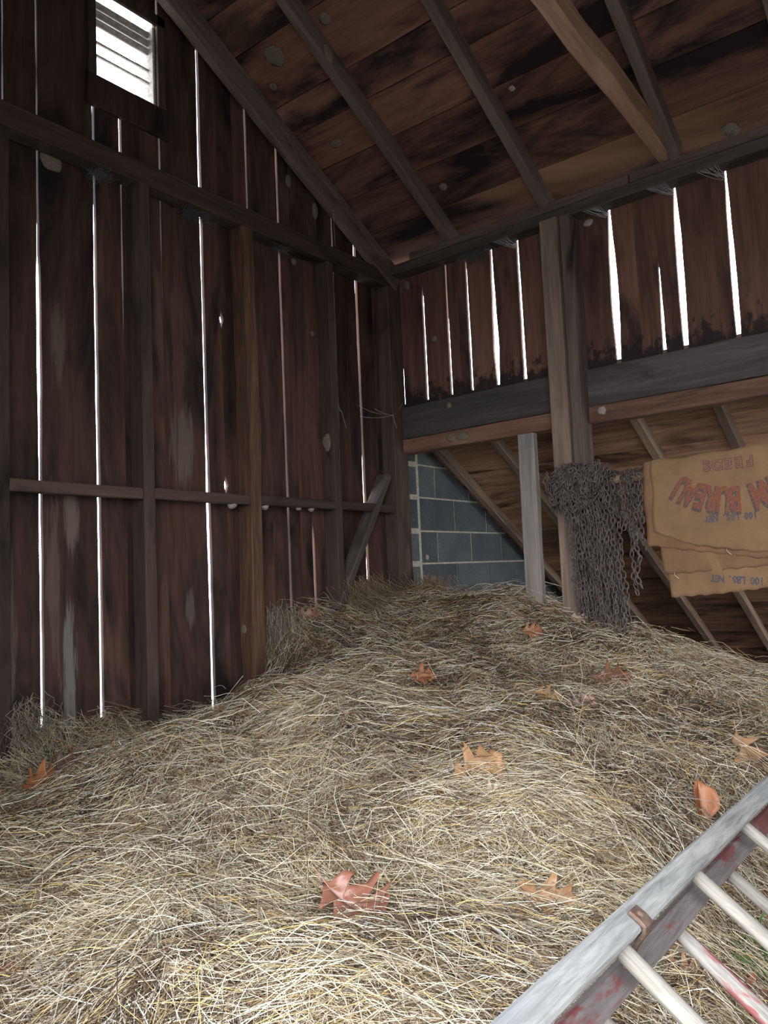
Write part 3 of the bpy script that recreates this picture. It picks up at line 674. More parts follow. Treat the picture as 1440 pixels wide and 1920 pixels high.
# ------------------------------------------------------------------ leaves
def leaf_profile(kind):
    if kind == 'plain': return [(0, .01), (.15, .14), (.35, .24), (.55, .26), (.75, .2), (.9, .1), (1, .005)]
    return [(0, .012), (.06, .07), (.14, .20), (.20, .27), (.235, .31), (.26, .20), (.29, .14), (.34, .17), (.40, .33), (.46, .42), (.52, .50), (.545, .36), (.56, .22), (.60, .17), (.66, .25), (.72, .34), (.78, .38),
            (.80, .27), (.83, .17), (.88, .19), (.93, .20), (.95, .12), (1.0, .004)]
def make_leaf(x, y, size, yaw_, label, mat, kind='oak', curl=.5, fold=.4, tilt=(0, 0), lift=.012, roll_=0, wide=1.0, seed=0):
    rr = random.Random(seed); V, F = [], []; prof = leaf_profile(kind); nA = 4
    for side in (-1, 1):
        n0 = len(V)
        for (t, w_) in prof:
            w2 = w_ * (1 + rr.uniform(-.15, .15)) * wide * 1.12
            for k in range(nA + 1):
                u = k / nA; X = (t - .5) + w2 * u * .10 - .05 * u; Yc = side * w2 * u
                Z = fold * abs(Yc) ** 1.3 + curl * ((X) ** 2) * .8 + .05 * math.sin(9 * X + 5 * Yc * side + seed) * u + .03 * math.sin(17 * Yc + seed)
                V.append(Vector((X, Yc, Z)) * size)
        for i in range(len(prof) - 1):
            for k in range(nA):
                a = n0 + i * (nA + 1) + k; q = (a, a + 1, a + nA + 2, a + nA + 1)
                F.append(q if side > 0 else q[::-1])
    me_name = 'oak_leaf' if kind == 'oak' else 'curled_leaf'
    o = mesh_obj(me_name, V, F, mat, smooth=True)
    md = o.modifiers.new('thickness', 'SOLIDIFY'); md.thickness = .0006
    nv = hn(x, y); z = (nv + Vector((tilt[0], tilt[1], 0))).normalized()
    xx = Vector((math.cos(yaw_), math.sin(yaw_), 0)); xx = (xx - z * xx.dot(z)).normalized(); yy = z.cross(xx)
    base = Vector((x, y, h1(x, y) + lift))
    mw = Matrix(((xx.x, yy.x, z.x, base.x), (xx.y, yy.y, z.y, base.y), (xx.z, yy.z, z.z, base.z), (0, 0, 0, 1))) @ Matrix.Rotation(roll_, 4, 'X')
    o.matrix_world = mw
    # midrib and stem
    V, F = [], []; pts = [(-.72 + .1 * k, .02 * math.sin(k), ) for k in range(0, 13)]
    K = 12
    for k in range(K + 1):
        X = -.72 + 1.15 * k / K; Z = curl * X * X * .8 - .004; r_ = .011 * (1 - .7 * k / K)
        for i in range(4):
            a = PI / 2 * i; V.append(Vector((X, .012 * math.sin(k * .9) * (1 if X < -.5 else .2) + r_ * math.cos(a), Z + r_ * math.sin(a))) * size)
    for k in range(K):
        for i in range(4):
            j = (i + 1) % 4; F.append((k * 4 + i, k * 4 + j, k * 4 + 4 + j, k * 4 + 4 + i))
    s = mesh_obj('stem', V, F, mat); s.parent = o
    tag(o, label, 'leaf', 'fallen leaves on the hay'); return o
def leaf_mat(name, c, rough=.5): return plain(name, c, rough, 14, .28, bump=.4, spec=.45)
LM = {'tan': leaf_mat('tan_leaf', (.28, .155, .075)), 'orange': leaf_mat('orange_leaf', (.28, .105, .04)), 'red': leaf_mat('glossy_red_brown_leaf', (.23, .095, .062), .33), 'brown': leaf_mat('brown_leaf', (.17, .075, .045)),
      'pale': leaf_mat('pale_leaf', (.42, .31, .22)), 'pink': leaf_mat('pinkish_leaf', (.27, .16, .125)), 'dark': leaf_mat('dark_leaf', (.09, .045, .03)), 'white': leaf_mat('white_scrap', (.66, .66, .68))}
A_ = lambda deg: math.radians(deg - 51.9)      # direction on the hay, seen from the doorway
TL = (-.30, -.24)
LEAVES = [
 (-2.559, -1.793, .145, A_(-35), 'large glossy red-brown oak leaf, front centre of the hay', 'red', dict(curl=.9, fold=.35, tilt=TL, wide=1.15, lift=.048)),
 (-1.915, -1.689, .150, A_(35), 'big tan oak leaf lying mid-heap above a small pale scrap', 'tan', dict(curl=.3, fold=.2, tilt=(-.5, -.4), lift=.025)),
 (-1.990, -1.770, .065, A_(10), 'small pale curled leaf just below the big tan oak leaf', 'pale', dict(curl=.6, fold=.8, tilt=TL)),
 (-1.170, -2.185, .160, A_(-60), 'tan oak leaf at the right edge above the ladder', 'tan', dict(curl=.6, fold=.3, tilt=(-.5, -.4), lift=.025)),
 (-1.559, -2.145, .120, A_(100), 'narrow orange leaf standing upright beside the ladder', 'orange', dict(kind='plain', curl=.5, fold=1.6, tilt=(-1.3, -.9), lift=.05)),
 (-2.250, -2.054, .135, A_(-20), 'brown-tan oak leaf left of the ladder bracket', 'tan', dict(curl=.5, fold=.5, tilt=TL, wide=.8, lift=.035)),
 (-2.931, -1.735, .060, A_(50), 'pale pinkish folded leaf low at the front left', 'pale', dict(kind='plain', curl=.3, fold=.6, tilt=TL, wide=1.2)),
 (-2.477, -2.142, .075, A_(60), 'pale yellowish leaf tucked against the lower end of the ladder', 'pale', dict(curl=.6, fold=.7, tilt=TL)),
 (-2.225, -2.300, .080, A_(20), 'tan leaf lying between the lower ladder rungs', 'tan', dict(curl=.8, fold=.6, tilt=TL)),
 (-1.768, -2.337, .080, A_(80), 'brown leaf beneath the upper rungs at the right edge', 'brown', dict(curl=.6, fold=.5, tilt=TL)),
 (-2.122, -2.394, .110, A_(-20), 'reddish leaf in the bottom right corner under the ladder', 'brown', dict(curl=.5, fold=.4, tilt=TL)),
 (-.398, -1.070, .095, A_(-25), 'bright rusty orange leaf high on the heap before the tall post', 'orange', dict(curl=.5, fold=.5, tilt=(-.6, -.5), lift=.035)),
 (-1.108, -.937, .110, A_(8), 'orange leaf lying flat in the middle of the heap', 'orange', dict(curl=.3, fold=.4, tilt=TL, lift=.025)),
 (-.687, -1.567, .150, A_(5), 'wide dark brown oak leaf half buried below the chains', 'brown', dict(curl=.4, fold=.3, tilt=(-.4, -.3), lift=.028)),
 (-.441, -1.730, .070, A_(15), 'small faded brown leaf right of the wide dark brown one', 'pink', dict(curl=.4, fold=.3, tilt=TL)),
 (-1.231, -1.556, .100, A_(-10), 'light orange leaf next to a pinkish leaf, right of centre', 'tan', dict(curl=.4, fold=.5, tilt=(-.4, -.3), lift=.03)),
 (-1.163, -1.647, .120, A_(28), 'pinkish shiny leaf partly covered by straw, right of centre', 'pink', dict(curl=.5, fold=.4, tilt=TL, wide=.8, lift=.022)),
 (-2.461, -.440, .130, A_(5), 'rust-brown oak leaf in the hollow at far left', 'orange', dict(curl=.5, fold=.5, tilt=(-.9, -.7), lift=.055)),
 (-2.330, -.335, .130, A_(35), 'very dark leaf in the hollow at far left', 'dark', dict(curl=.6, fold=.5, tilt=(-.9, -.7), lift=.05)),
 (-2.200, -.260, .110, A_(-8), 'pale curled leaf edge above the dark leaf at far left', 'pale', dict(kind='plain', curl=.5, fold=.9, tilt=(-.7, -.6), wide=.6, lift=.06)),
 (-.905, -.108, .110, A_(-15), 'red-brown leaf at the wall between the rough stud and narrow stud', 'brown', dict(curl=.5, fold=.5, tilt=(-.7, -.5), lift=.02)),
 (-.240, -.180, .060, A_(80), 'small tan leaf at the foot of the corner post', 'tan', dict(curl=.5, fold=.8, tilt=(-.7, -.5))),
 (-.403, -.644, .060, A_(10), 'small rusty leaf below the hay hump at the block wall', 'brown', dict(curl=.5, fold=.5, tilt=TL)),
 (-.250, -.930, .110, A_(-12), 'flat reddish leaf strip below the short pale post', 'pink', dict(curl=.2, fold=.2, tilt=TL, wide=.6)),
 (-.080, -1.030, .060, A_(70), 'tan rolled leaf between the short pale post and tall post', 'tan', dict(kind='plain', curl=.3, fold=2.0, tilt=(-.8, -.6), lift=.02)),
 (-.190, -1.215, .080, A_(-20), 'pale pinkish leaf at the foot of the tall post', 'pale', dict(curl=.6, fold=.6, tilt=(-.8, -.6), lift=.03)),
 (-3.061, -1.422, .070, A_(85), 'rust-coloured leaf bit at the left edge, low', 'brown', dict(curl=.6, fold=.6, tilt=TL)),
 (-1.345, -.060, .055, A_(85), 'grey pointed leaf tip standing at the wall left of the rough stud', 'pale', dict(kind='plain', curl=.2, fold=.6, tilt=(-1.0, -1.2), lift=.03)),
]
for (x, y, sz, yw, lab, mt, kw) in LEAVES: make_leaf(x, y, sz, yw, lab, LM[mt], seed=int(abs(x * 100 + y * 77)), **kw)

# green blades below the ladder
def blades():
    n = 26; K = 6; s = np.linspace(0, 1, K); x = -1.97 + rng.normal(0, .035, n); y = -2.385 + rng.normal(0, .03, n); a = rng.uniform(0, 2 * PI, n); ln = rng.uniform(.08, .16, n)
    px = x[:, None] + np.cos(a)[:, None] * ln[:, None] * .5 * s ** 2; py = y[:, None] + np.sin(a)[:, None] * ln[:, None] * .5 * s ** 2
    pz = (H(x, y) - .01)[:, None] + ln[:, None] * .7 * s
    me = straw_mesh('grass_blades', np.stack([px, py, pz], -1), np.full(n, .0035), np.tile(np.array([[.06, .15, .03]]), (n, 1))); me.materials.append(M['grass'])
    o = bpy.data.objects.new('grass_blades', me); COL.objects.link(o); tag(o, 'green grass blades growing up beneath the ladder rungs', 'grass', kind='stuff')
blades()

# ------------------------------------------------------------------ pole, chains, sacks
def tube(name, pts, rad, mat, sides=10, parent=None, **kw):
    V, F = [], []; n = len(pts)
    pts = [Vector(p) for p in pts]
    for k, p in enumerate(pts):
        t = (pts[min(k + 1, n - 1)] - pts[max(k - 1, 0)]).normalized(); a = t.cross(Vector((.3, .1, .95))).normalized(); b_ = t.cross(a)
        for i in range(sides):
            th = 2 * PI * i / sides; r_ = rad(k / (n - 1)) if callable(rad) else rad
            V.append(p + a * r_ * math.cos(th) + b_ * r_ * math.sin(th))
    for k in range(n - 1):
        for i in range(sides):
            j = (i + 1) % sides; F.append((k * sides + i, k * sides + j, (k + 1) * sides + j, (k + 1) * sides + i))
    F.append(tuple(range(sides - 1, -1, -1))); F.append(tuple((n - 1) * sides + i for i in range(sides)))
    o = mesh_obj(name, V, F, mat, smooth=True, parent=parent); return tag(o, **kw)
lumber('hanging_pole', (-.100, -1.17, 2.055), (-.100, -3.3, 2.062), .040, .040, M['tie'], cham=.011, label='short stretch of brown pole showing between chains and sacks', cat='pole')

def link_tpl(L_=.034, W_=.020, r_=.0032, K=14, Sd=6):
    V, F = [], []; hs = L_ / 2 - W_ / 2
    for k in range(K):
        th = 2 * PI * k / K; c, s = math.cos(th), math.sin(th)
        cx, cz = c * W_ / 2, s * W_ / 2 + (hs if s > 1e-6 else -hs if s < -1e-6 else 0)
        for i in range(Sd):
            a = 2 * PI * i / Sd; V.append((cx + c * r_ * math.cos(a), r_ * math.sin(a), cz + s * r_ * math.cos(a)))
    for k in range(K):
        for i in range(Sd):
            k2 = (k + 1) % K; j = (i + 1) % Sd; F.append((k * Sd + i, k * Sd + j, k2 * Sd + j, k2 * Sd + i))
    return np.array(V), F
LV, LF = link_tpl()
def chain_mesh(name, pts, pitch=.0262, jit=.25, scale=1.0):
    pts = [Vector(p) for p in pts]; seg = [0]
    for a, b in zip(pts, pts[1:]): seg.append(seg[-1] + (b - a).length)
    V, F = [], []; s = pitch / 2; k = 0
    ax = Vector((random.random() - .5, random.random() - .5, random.random() - .5)).normalized()
    while s < seg[-1]:
        i = max(j for j in range(len(seg) - 1) if seg[j] <= s); u = (s - seg[i]) / (seg[i + 1] - seg[i] + 1e-9)
        p = pts[i].lerp(pts[i + 1], u); t = (pts[i + 1] - pts[i]).normalized()
        a = t.cross(ax).normalized(); ang = k * PI / 2 + random.uniform(-jit, jit) * 2
        x = (Matrix.Rotation(ang, 3, t) @ a); t2 = (t + Vector([random.uniform(-jit, jit) for _ in range(3)]) * .8).normalized(); x = (x - t2 * x.dot(t2)).normalized(); y = t2.cross(x)
        R = np.array([x, y, t2]).T * scale
        q = LV @ R.T + np.array(p); n = len(V); V.extend(map(tuple, q)); F.extend([tuple(f + n for f in ff) for ff in LF])
        s += pitch * scale; k += 1
    return V, F
def sway(y, x, z0, z1, amp=.012, n=14, lean=0.0):
    sd = random.random() * 99
    return [(x + amp * mnoise.noise(Vector((sd, k * .5, 0))), y + lean * (k / n) + amp * 1.4 * mnoise.noise(Vector((sd, k * .45, 5))), z0 + (z1 - z0) * k / n) for k in range(n + 1)]
def over_pole(y, x, z1, lean=0.0, back=.12):
    up = [(-.055, y, 2.03 - back + .0), (-.062, y, 2.05), (-.10, y, 2.088), (min(x, -.135), y, 2.06)]
    return up + sway(y, x, 2.0, z1, lean=lean)[0:]
random.seed(21)
GRP = 'rusty chains hanging over the pole'
strands = []
for i in range(14):   # back layer
    y = -1.205 - i * .0155; strands.append((y, -.15 - random.uniform(0, .02), 1.40 - .007 * i + random.uniform(0, .05), random.uniform(-.05, -.015)))
for i in range(13):   # front layer
    y = -1.20 - i * .0165; strands.append((y, -.195 - random.uniform(0, .03), 1.385 - .008 * i + random.uniform(0, .04), random.uniform(-.055, -.01)))
for y, x, z1, ln_ in strands:
    V, F = chain_mesh('chain', over_pole(y, x, max(z1, h1(x, y + ln_) + .02), ln_))
    o = mesh_obj('chain', V, F, M['chain'], smooth=True); tag(o, 'rusty chain in the dense curtain of chains reaching the hay', 'chain', GRP)
for y, x, z1, lab in ((-1.452, -.15, 1.80, 'rusty chain just right of the dense curtain, hanging halfway down'), (-1.478, -.145, 1.78, 'rusty chain hanging left of the hooked chain'),
                      (-1.505, -.15, 1.86, None), (-1.532, -.14, 1.70, 'rightmost rusty chain, hanging right beside the sacks'), (-1.468, -.12, 1.50, 'thin chain reaching lowest right of the dense curtain'), (-1.49, -.12, 1.54, 'thin chain hanging low behind the hooked chain')):
    V, F = chain_mesh('chain', over_pole(y, x, z1))
    o = mesh_obj('chain', V, F, M['chain'], smooth=True)
    tag(o, lab or 'rusty chain ending in an open hook, beside the sacks', 'chain', GRP)
    if lab is None:
        hk = [(x, y + .012 * math.sin(a) * 1.2, z1 - .02 - .018 + .018 * math.cos(a)) for a in np.linspace(-.2, 4.2, 14)]
        tube('hook', [(x, y, z1 + .01)] + hk, .0038, M['chain'], 8, parent=o)
# tangled mass on top
V, F = [], []
for i in range(64):
    y = random.uniform(-1.345, -1.135); x = random.uniform(-.235, -.15); w_ = random.uniform(.03, .08); top_ = 2.145 - abs(y + 1.26) ** 2 * 2.2 - random.uniform(0, .05)
    bot = random.uniform(1.90, 2.05) + (0.04 if y < -1.35 else 0); pts = []
    for k in range(15):
        u = k / 14; yy = y + w_ * (u - .5) * 2; zz = bot + (top_ - bot) * abs(2 * u - 1) ** 1.6 if i % 2 else top_ - (top_ - bot) * abs(2 * u - 1) ** 1.6
        yy = max(min(yy, -1.105), -1.40)
        pts.append((x + .03 * mnoise.noise(Vector((i, u * 3, 0))) - .02 * math.sin(PI * u), yy, zz))
    v, f = chain_mesh('c', pts, jit=.5); n = len(V); V += v; F += [tuple(q + n for q in t) for t in f]
for i in range(26):   # across the top, front to back
    y = random.uniform(-1.37, -1.13); r_ = random.uniform(.05, .085); pts = [(-.125 + r_ * math.cos(a) * 1.1, y + .03 * math.sin(a * 3 + i), 2.06 + r_ * math.sin(a) * .9) for a in np.linspace(-.3, PI + .5, 12)]
    pts = [p for p in pts if not (p[1] > -1.28 and p[0] > -.15)]
    if len(pts) < 3: continue
    v, f = chain_mesh('c', pts, jit=.4); n = len(V); V += v; F += [tuple(q + n for q in t) for t in f]
o = mesh_obj('chain_tangle', V, F, M['chain'], smooth=True); tag(o, 'tangled dark mass of chain heaped over the pole against the tall post', 'chain', kind='stuff')

# sacks
def xs(layer, y, z):
    return -.128 - layer + .006 * math.sin(7 * y + 3 * z) + .004 * math.sin(19 * y - 6 * z + layer * 300) - .004 * math.cos(11 * z)
def lerp_tab(tab, s):
    for (a, va), (b_, vb) in zip(tab, tab[1:]):
        if a <= s <= b_: return va + (vb - va) * (s - a) / (b_ - a)
    return tab[-1][1] if s > tab[-1][0] else tab[0][1]
def sack(name, label, layer, yL, yR, bot, mat, top=2.095, yslant=0.0, sd=1, rollover=True):
    V, F = [], []; NS, NT = 44, 34; rows_ = []
    if rollover:
        for (dx, dz) in ((.085, -.16), (.080, -.08), (.070, -.01), (.045, .020), (.015, .016)): rows_.append(('r', dx, dz))
    for k in range(NT + 1): rows_.append(('f', k / NT, 0))
    for rw in rows_:
        for i in range(NS + 1):
            s = i / NS
            if rw[0] == 'r':
                y = yL + (yR - yL) * s; z = top + rw[2] + .006 * math.sin(9 * y + sd) + (.004 * math.sin(30 * y)); x = xs(layer, y, top) + rw[1]
            else:
                t = rw[1]; zb = lerp_tab(bot, yL + (yR - yL) * s) + .003 * math.sin(60 * s + sd) ; zt = top + .006 * math.sin(9 * (yL + (yR - yL) * s) + sd)
                z = zt + (zb - zt) * t
                y = yL + (yR - yL) * s + yslant * t + .004 * math.sin(9 * t + sd) * (1 - s) ; x = xs(layer, y, z) + (.012 * (1 - t * 12) if t < 1 / 12 else 0)
            V.append((x, y, z))
    for r_ in range(len(rows_) - 1):
        for i in range(NS):
            a = r_ * (NS + 1) + i; F.append((a, a + 1, a + NS + 2, a + NS + 1))
    o = mesh_obj(name, V, F, mat, smooth=True); m_ = o.modifiers.new('thickness', 'SOLIDIFY'); m_.thickness = .003; m_.offset = 0
    return tag(o, label, 'sack', 'burlap feed sacks hung over the pole')
# bottom edges are tables over y (from right, more negative, to left)
s1 = sack('burlap_sack', 'front burlap sack printed upside down with big arched red lettering', .022, -1.585, -2.30, [(-2.30, 1.655), (-2.03, 1.672), (-1.74, 1.722), (-1.60, 1.782), (-1.5, 1.79)], M['burlap2'], top=2.106, sd=1)
s2 = sack('burlap_sack', 'burlap sack behind the printed one, its left edge showing beside the chains', .011, -1.545, -2.28, [(-2.28, 1.63), (-2.0, 1.650), (-1.75, 1.695), (-1.62, 1.715), (-1.5, 1.735)], M['burlap'], top=2.098, sd=4)
s3 = sack('burlap_sack', 'burlap sack with a loose thread, hanging just above the lowest one', .005, -1.605, -2.26, [(-2.26, 1.625), (-2.0, 1.612), (-1.75, 1.597), (-1.5, 1.592)], M['burlap'], top=2.09, sd=7, yslant=-.01, rollover=False)
s4 = sack('burlap_sack', 'lowest burlap sack with one upside-down line of navy print', 0.0, -1.60, -2.24, [(-2.24, 1.54), (-2.0, 1.520), (-1.8, 1.498), (-1.6, 1.487), (-1.5, 1.487)], M['burlap2'], top=2.08, sd=9, yslant=-.035, rollover=False)

def glyph(ch, size, bold):
    c = bpy.data.curves.new('t', 'FONT'); c.body = ch; c.size = size; c.align_x = 'CENTER'; c.offset = bold; c.resolution_u = 4
    o = bpy.data.objects.new('t', c); COL.objects.link(o); dg = bpy.context.evaluated_depsgraph_get(); dg.update()
    me = bpy.data.meshes.new_from_object(o.evaluated_get(dg)); bm = bmesh.new(); bm.from_mesh(me)
    bmesh.ops.subdivide_edges(bm, edges=[e for e in bm.edges if e.calc_length() > size * .25], cuts=2)
    vs = [v.co.copy() for v in bm.verts]; bm.verts.index_update(); fs = [tuple(v.index for v in f.verts) for f in bm.faces]
    bm.free(); bpy.data.objects.remove(o); bpy.data.curves.remove(c); bpy.data.meshes.remove(me); return vs, fs
def print_text(sackobj, name, glyphs, cy, cz, layer, mat, lift, tilt=0.0):
    """glyphs: list of (char, size, sx, sy, u, v, rot, bold). text-right is +y, text-up is -z (printed upside down)"""
    V, F = [], []
    for (ch, size, sx, sy, u, v, rot, bold) in glyphs:
        vs, fs = glyph(ch, size, bold); n = len(V)
        for p in vs:
            a, b_ = p.x * sx, p.y * sy; a, b_ = a * math.cos(rot) - b_ * math.sin(rot) + u, a * math.sin(rot) + b_ * math.cos(rot) + v
            a, b_ = a * math.cos(tilt) - b_ * math.sin(tilt), a * math.sin(tilt) + b_ * math.cos(tilt)
            y = cy + a; z = cz - b_; V.append((xs(layer, y, z) - .0042 - lift, y, z))
        F += [tuple(i + n for i in f) for f in fs]
    o = mesh_obj(name, V, F, mat, parent=sackobj); return o
def line(txt, size, sx, sy, adv, bold):
    n = len(txt); return [(c, size, sx, sy, (i - (n - 1) / 2) * adv, 0, 0, bold) for i, c in enumerate(txt) if c != ' ']
CY = -1.93
print_text(s1, 'lettering', line('FEEDS', .062, 1.0, 1.0, .045, .0036), CY, 2.083, .022, M['ink_maroon'], 0)
print_text(s1, 'lettering', line('FEEDS', .062, 1.0, 1.0, .045, -.0008), CY, 2.083, .022, M['ink_gap'], .0006)
print_text(s1, 'lettering', line('100 LBS. NET', .038, .78, 1.0, .0178, .0022), CY + .005, 1.842, .022, M['ink_navy'], 0)
# arched words: circle below the letters (text frame)
Rr = .36; word = 'FARM BUREAU'; tot = 1.17
def arch(bold, du=0, dv=0):
    out = []
    for i, c in enumerate(word):
        if c == ' ': continue
        a = (i - 5) / 10 * tot; out.append((c, .118, .70, 1.28, Rr * math.sin(a) + du, Rr * math.cos(a) - Rr + dv, -a, bold))
    return out
print_text(s1, 'lettering', arch(.0085, .005, .007), CY - .02, 1.958, .022, M['ink_blue'], 0)
print_text(s1, 'lettering', arch(.0038), CY - .02, 1.958, .022, M['ink_red'], .0008)
print_text(s4, 'lettering', line('100 LBS. NET', .042, .78, 1.0, .0178, .0022), CY + .005, 1.572, 0.0, M['ink_navy'], 0, tilt=-.10)
for so, lay, y, z in ((s3, .005, -1.665, 1.592), (s1, .018, -1.90, 1.688)):
    tube('thread', [(xs(lay, y, z) - .006 - .003 * k, y - .004 * k + .006 * math.sin(k), z + .008 - .007 * k) for k in range(5)], .0014, M['thread'], 6, parent=so)

# ------------------------------------------------------------------ mud nests, cocoons, debris, cobwebs
def nest(p, nrmv, r, label, name='mud_nest', mat='mud', sx=1.0, sy=1.0, h=.45, sd=0, group='mud dauber nests on the timber', cat='nest', yaw_=0):
    bm = bmesh.new(); bmesh.ops.create_icosphere(bm, subdivisions=3, radius=1)
    for v in bm.verts:
        n_ = 1 + .22 * mnoise.noise(v.co * 1.6 + Vector((sd, 0, 0))) + .08 * mnoise.noise(v.co * 5 + Vector((sd, 3, 0)))
        v.co = Vector((v.co.x * sx, v.co.y * sy, max(v.co.z, -.2) * h)) * n_ * r
    me = bpy.data.meshes.new(name); bm.to_mesh(me); bm.free(); me.materials.append(M[mat]); me.polygons.foreach_set('use_smooth', [True] * len(me.polygons))
    o = bpy.data.objects.new(name, me); COL.objects.link(o)
    q = Vector(nrmv).normalized().to_track_quat('Z', 'Y'); o.rotation_mode = 'QUATERNION'; o.rotation_quaternion = q @ Matrix.Rotation(yaw_, 3, 'Z').to_quaternion(); o.location = p
    return tag(o, label, cat, group)
RN = (-RS, 0, -1)
def on_roof(x, y): return (x - .002, y, RZ - RS * x - .002)
nest(on_roof(-1.15, -.249), RN, .052, 'largest mud patch on the roof boards, between first two rafters', sd=1, h=.15)
nest(on_roof(-1.168, -.60), RN, .030, 'mud nest on the roof boards just above the second rafter', sd=2, h=.3)
nest((-1.094, -.548, 4.10), (0, -1, 0), .032, 'oval mud nest stuck on the side of the second rafter', sd=3, h=.3, sy=1.4, yaw_=.5)
nest(on_roof(-.699, -.234), RN, .036, 'oval mud nest on the roof boards low between first two rafters', sd=4, h=.35, sy=.7)
nest(on_roof(-1.05, -.13), RN, .022, 'small mud dab on the roof close to the gable rafter', sd=5)
nest(on_roof(-.287, -.630), RN, .022, 'round mud nest on the roof near the eave beam, right of the second rafter', sd=6)
nest(on_roof(-.577, -1.222), RN, .014, 'tiny pale ring of mud on the roof beside the third rafter', sd=7, mat='mud_pale', h=.2)
nest(on_roof(-.043, -2.027), RN, .038, 'squarish grey mud nest above the eave beam at far right', sd=8, sx=1.0, h=.7)
nest(on_roof(-.707, -1.86), RN, .020, 'pale mud nest at the top edge right of the tie beam', sd=9, mat='mud_pale')
nest((-.833, -.002, 3.768), (0, -1, 0), .024, 'oval mud nest on the gable boards above the long beam', sd=10, sy=1.5, sx=.8, h=.4)
nest((-.631, -.002, 3.676), (0, -1, 0), .026, 'tall mud nest on the gable boards under the gable rafter', sd=11, sy=1.8, sx=.8, h=.4)
nest((-.814, -.002, 3.33), (0, -1, 0), .020, 'small mud nest just below the long gable beam', sd=12, h=.4)
nest((-.690, -.002, 2.964), (0, -1, 0), .016, 'small mud dab on the gable boards left of the narrow stud', sd=13, h=.4)
nest((-.657, -.045, 2.367), (-1, 0, 0), .030, 'oval tan mud nest on the side of the narrow stud', sd=14, sy=1.7, h=.3)
nest((-1.262, -.030, 1.422), (-1, 0, 0), .026, 'round grey mud nest low on the rough orange-brown stud', sd=15, h=.35)
nest((-2.171, -.002, 3.345), (0, -1, 0), .045, 'broad mud patch under the beam at upper left', sd=16, h=.25)
nest((-.002, -.152, 3.375), (-1, 0, 0), .026, 'squarish mud nest on the right-hand boards next to the corner', sd=17, sx=.7, h=.3)
nest((-.002, -.332, 3.009), (-1, 0, 0), .018, 'faint mud spot on the right-hand boards left of the second gap', sd=18, h=.25)
nest((-.002, -1.311, 3.395), (-1, 0, 0), .018, 'small curled mud nest right of the tall post top', sd=19, sx=1.5, mat='mud_pale')
nest((-.050, -1.100, 3.335), (-.5, 1, 0), .040, 'tan mud nest bulging from the left side of the tall post', sd=20, sy=1.5, sx=.8, h=.4)
nest((-.040, -.434, 2.590), (-1, 0, 0), .016, 'tiny mud ring on the wide grey board', sd=21, h=.25)
nest((-.045, -1.336, 2.410), (-1, 0, 0), .022, 'whitish mud lump on the sill right of the tall post', sd=22, mat='mud_pale', h=.4)
nest((-.045, -.441, 2.402), (-1, 0, 0), .024, 'mud nest left of the split on the red-brown sill', sd=23, sx=1.3, h=.25)
nest((-.045, -.522, 2.397), (-1, 0, 0), .030, 'mud nest right of the split on the red-brown sill', sd=24, sx=1.4, sy=.7, h=.2)
nest((.282, -.004, 1.743), (0, -1, 0), .018, 'pale spot of mud on the concrete block wall', sd=25, mat='mud_pale', h=.2)
for (x, r_, lab) in ((-1.350, .022, 'grey-white cocoon under the rail, left of the rough stud'), (-1.143, .018, 'grey cocoon under the rail, right of the rough stud'), (-.913, .014, 'small cocoon under the rail, left of its round white neighbour'), (-.824, .016, 'round white cocoon under the rail near the narrow stud')):
    nest((x, -.070, 2.002), (0, 0, -1), r_, lab, 'cocoon', 'mud_pale', sd=x * 10, h=1.0, group='cocoons under the wall rail', cat='cocoon')

def fluff(name, label, c, ext, n, col, r=.0008, seg=.05):
    K = 5; P = np.zeros((n, K, 3)); p = np.array(c) + rng.normal(0, 1, (n, 3)) * np.array(ext) * .45; P[:, 0] = p; d = rng.normal(0, 1, (n, 3)) * np.array([1, 1, .5])
    d /= np.linalg.norm(d, axis=1, keepdims=True)
    for k in range(1, K):
        d = d + rng.normal(0, .5, (n, 3)); d /= np.linalg.norm(d, axis=1, keepdims=True); p = p + d * seg / K * 1.2; P[:, k] = p
    me = straw_mesh(name, P, np.full(n, r), np.tile(np.array([col]), (n, 1)) * rng.uniform(.6, 1.4, (n, 1))); me.materials.append(M['straw'])
    o = bpy.data.objects.new(name, me); COL.objects.link(o); return tag(o, label, 'debris', kind='stuff')
fluff('dusty_debris', 'dusty dark debris clinging under the gable beam left of the rough stud', (-1.50, -.05, 3.335), (.09, .03, .022), 420, (.09, .085, .085))
fluff('dusty_debris', 'fuzzy dusty debris under the eave beam left of the tall post', (-.05, -.645, 3.402), (.03, .11, .018), 420, (.13, .125, .12))
fluff('dusty_debris', 'small dusty debris under the gable beam near the narrow stud', (-.96, -.05, 3.338), (.05, .03, .014), 180, (.10, .095, .09))
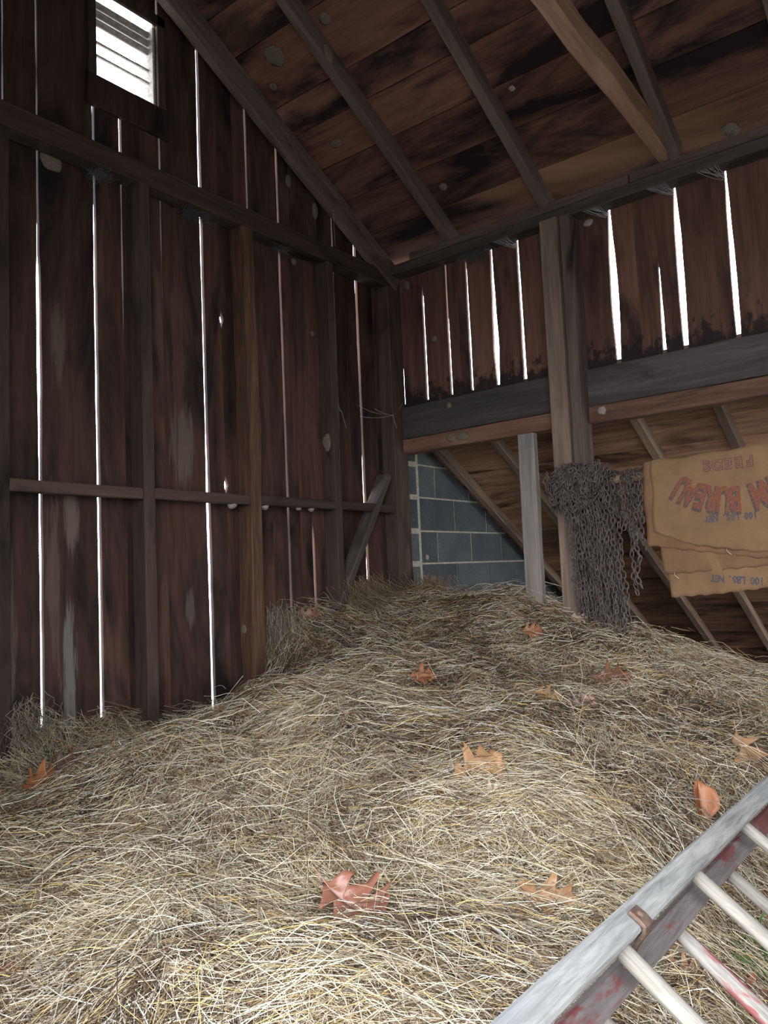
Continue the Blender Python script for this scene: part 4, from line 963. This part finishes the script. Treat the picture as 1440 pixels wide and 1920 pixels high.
fluff('dusty_debris', 'dusty debris under the beam at upper left, below the window', (-2.0, -.05, 3.338), (.06, .03, .014), 160, (.12, .12, .125))

def web(name, label, lines_, r=.0007):
    V, F = [], []
    for a, b_ in lines_:
        a, b_ = Vector(a), Vector(b_); n = len(V); K = 6
        t = (b_ - a).normalized(); u = t.cross(Vector((.2, .3, .9))).normalized(); w_ = t.cross(u)
        for k in range(K + 1):
            p = a.lerp(b_, k / K); p.z -= .012 * (b_ - a).length * 4 * math.sin(PI * k / K)
            for i in range(3): V.append(p + u * r * math.cos(i * 2.09) + w_ * r * math.sin(i * 2.09))
        for k in range(K):
            for i in range(3):
                j = (i + 1) % 3; F.append((n + k * 3 + i, n + k * 3 + j, n + k * 3 + 3 + j, n + k * 3 + 3 + i))
    o = mesh_obj(name, V, F, M['silk']); return tag(o, label, 'cobweb')
web('cobweb', 'cobweb threads between the corner post and the boards above the brace', [((-.35, -.03, 2.55), (-.13, -.098, 2.575)), ((-.30, -.10, 2.59), (-.13, -.098, 2.575)), ((-.13, -.098, 2.575), (-.10, -.10, 2.50)), ((-.22, -.08, 2.572), (-.34, -.01, 2.62)), ((-.13, -.098, 2.575), (-.03, -.10, 2.66))])
web('cobweb', 'loose cobweb thread on the narrow stud above the brace', [((-.607, -.09, 2.575), (-.53, -.05, 2.55)), ((-.53, -.05, 2.55), (-.46, -.02, 2.47)), ((-.607, -.09, 2.55), (-.53, -.05, 2.55))])
web('cobweb', 'long cobweb thread hanging from the gable rafter to the beam', [((-.59, -.10, 3.69), (-.575, -.09, 3.46))])
for y, lab in ((-.90, 'left of the tall post'), (-1.233, 'right beside the tall post'), (-1.422, 'first wide gap past the post'), (-1.748, 'second wide gap past the post'), (-1.98, 'over the rightmost wide gap')):
    web('cobweb', 'dusty cobweb fan under the eave beam, ' + lab, [((-.002, y + random.uniform(-.012, .012), 3.405 + random.uniform(-.02, .01)), (-.095, y + .10 * (k / 12) + .01, 3.424)) for k in range(12)], .0009)
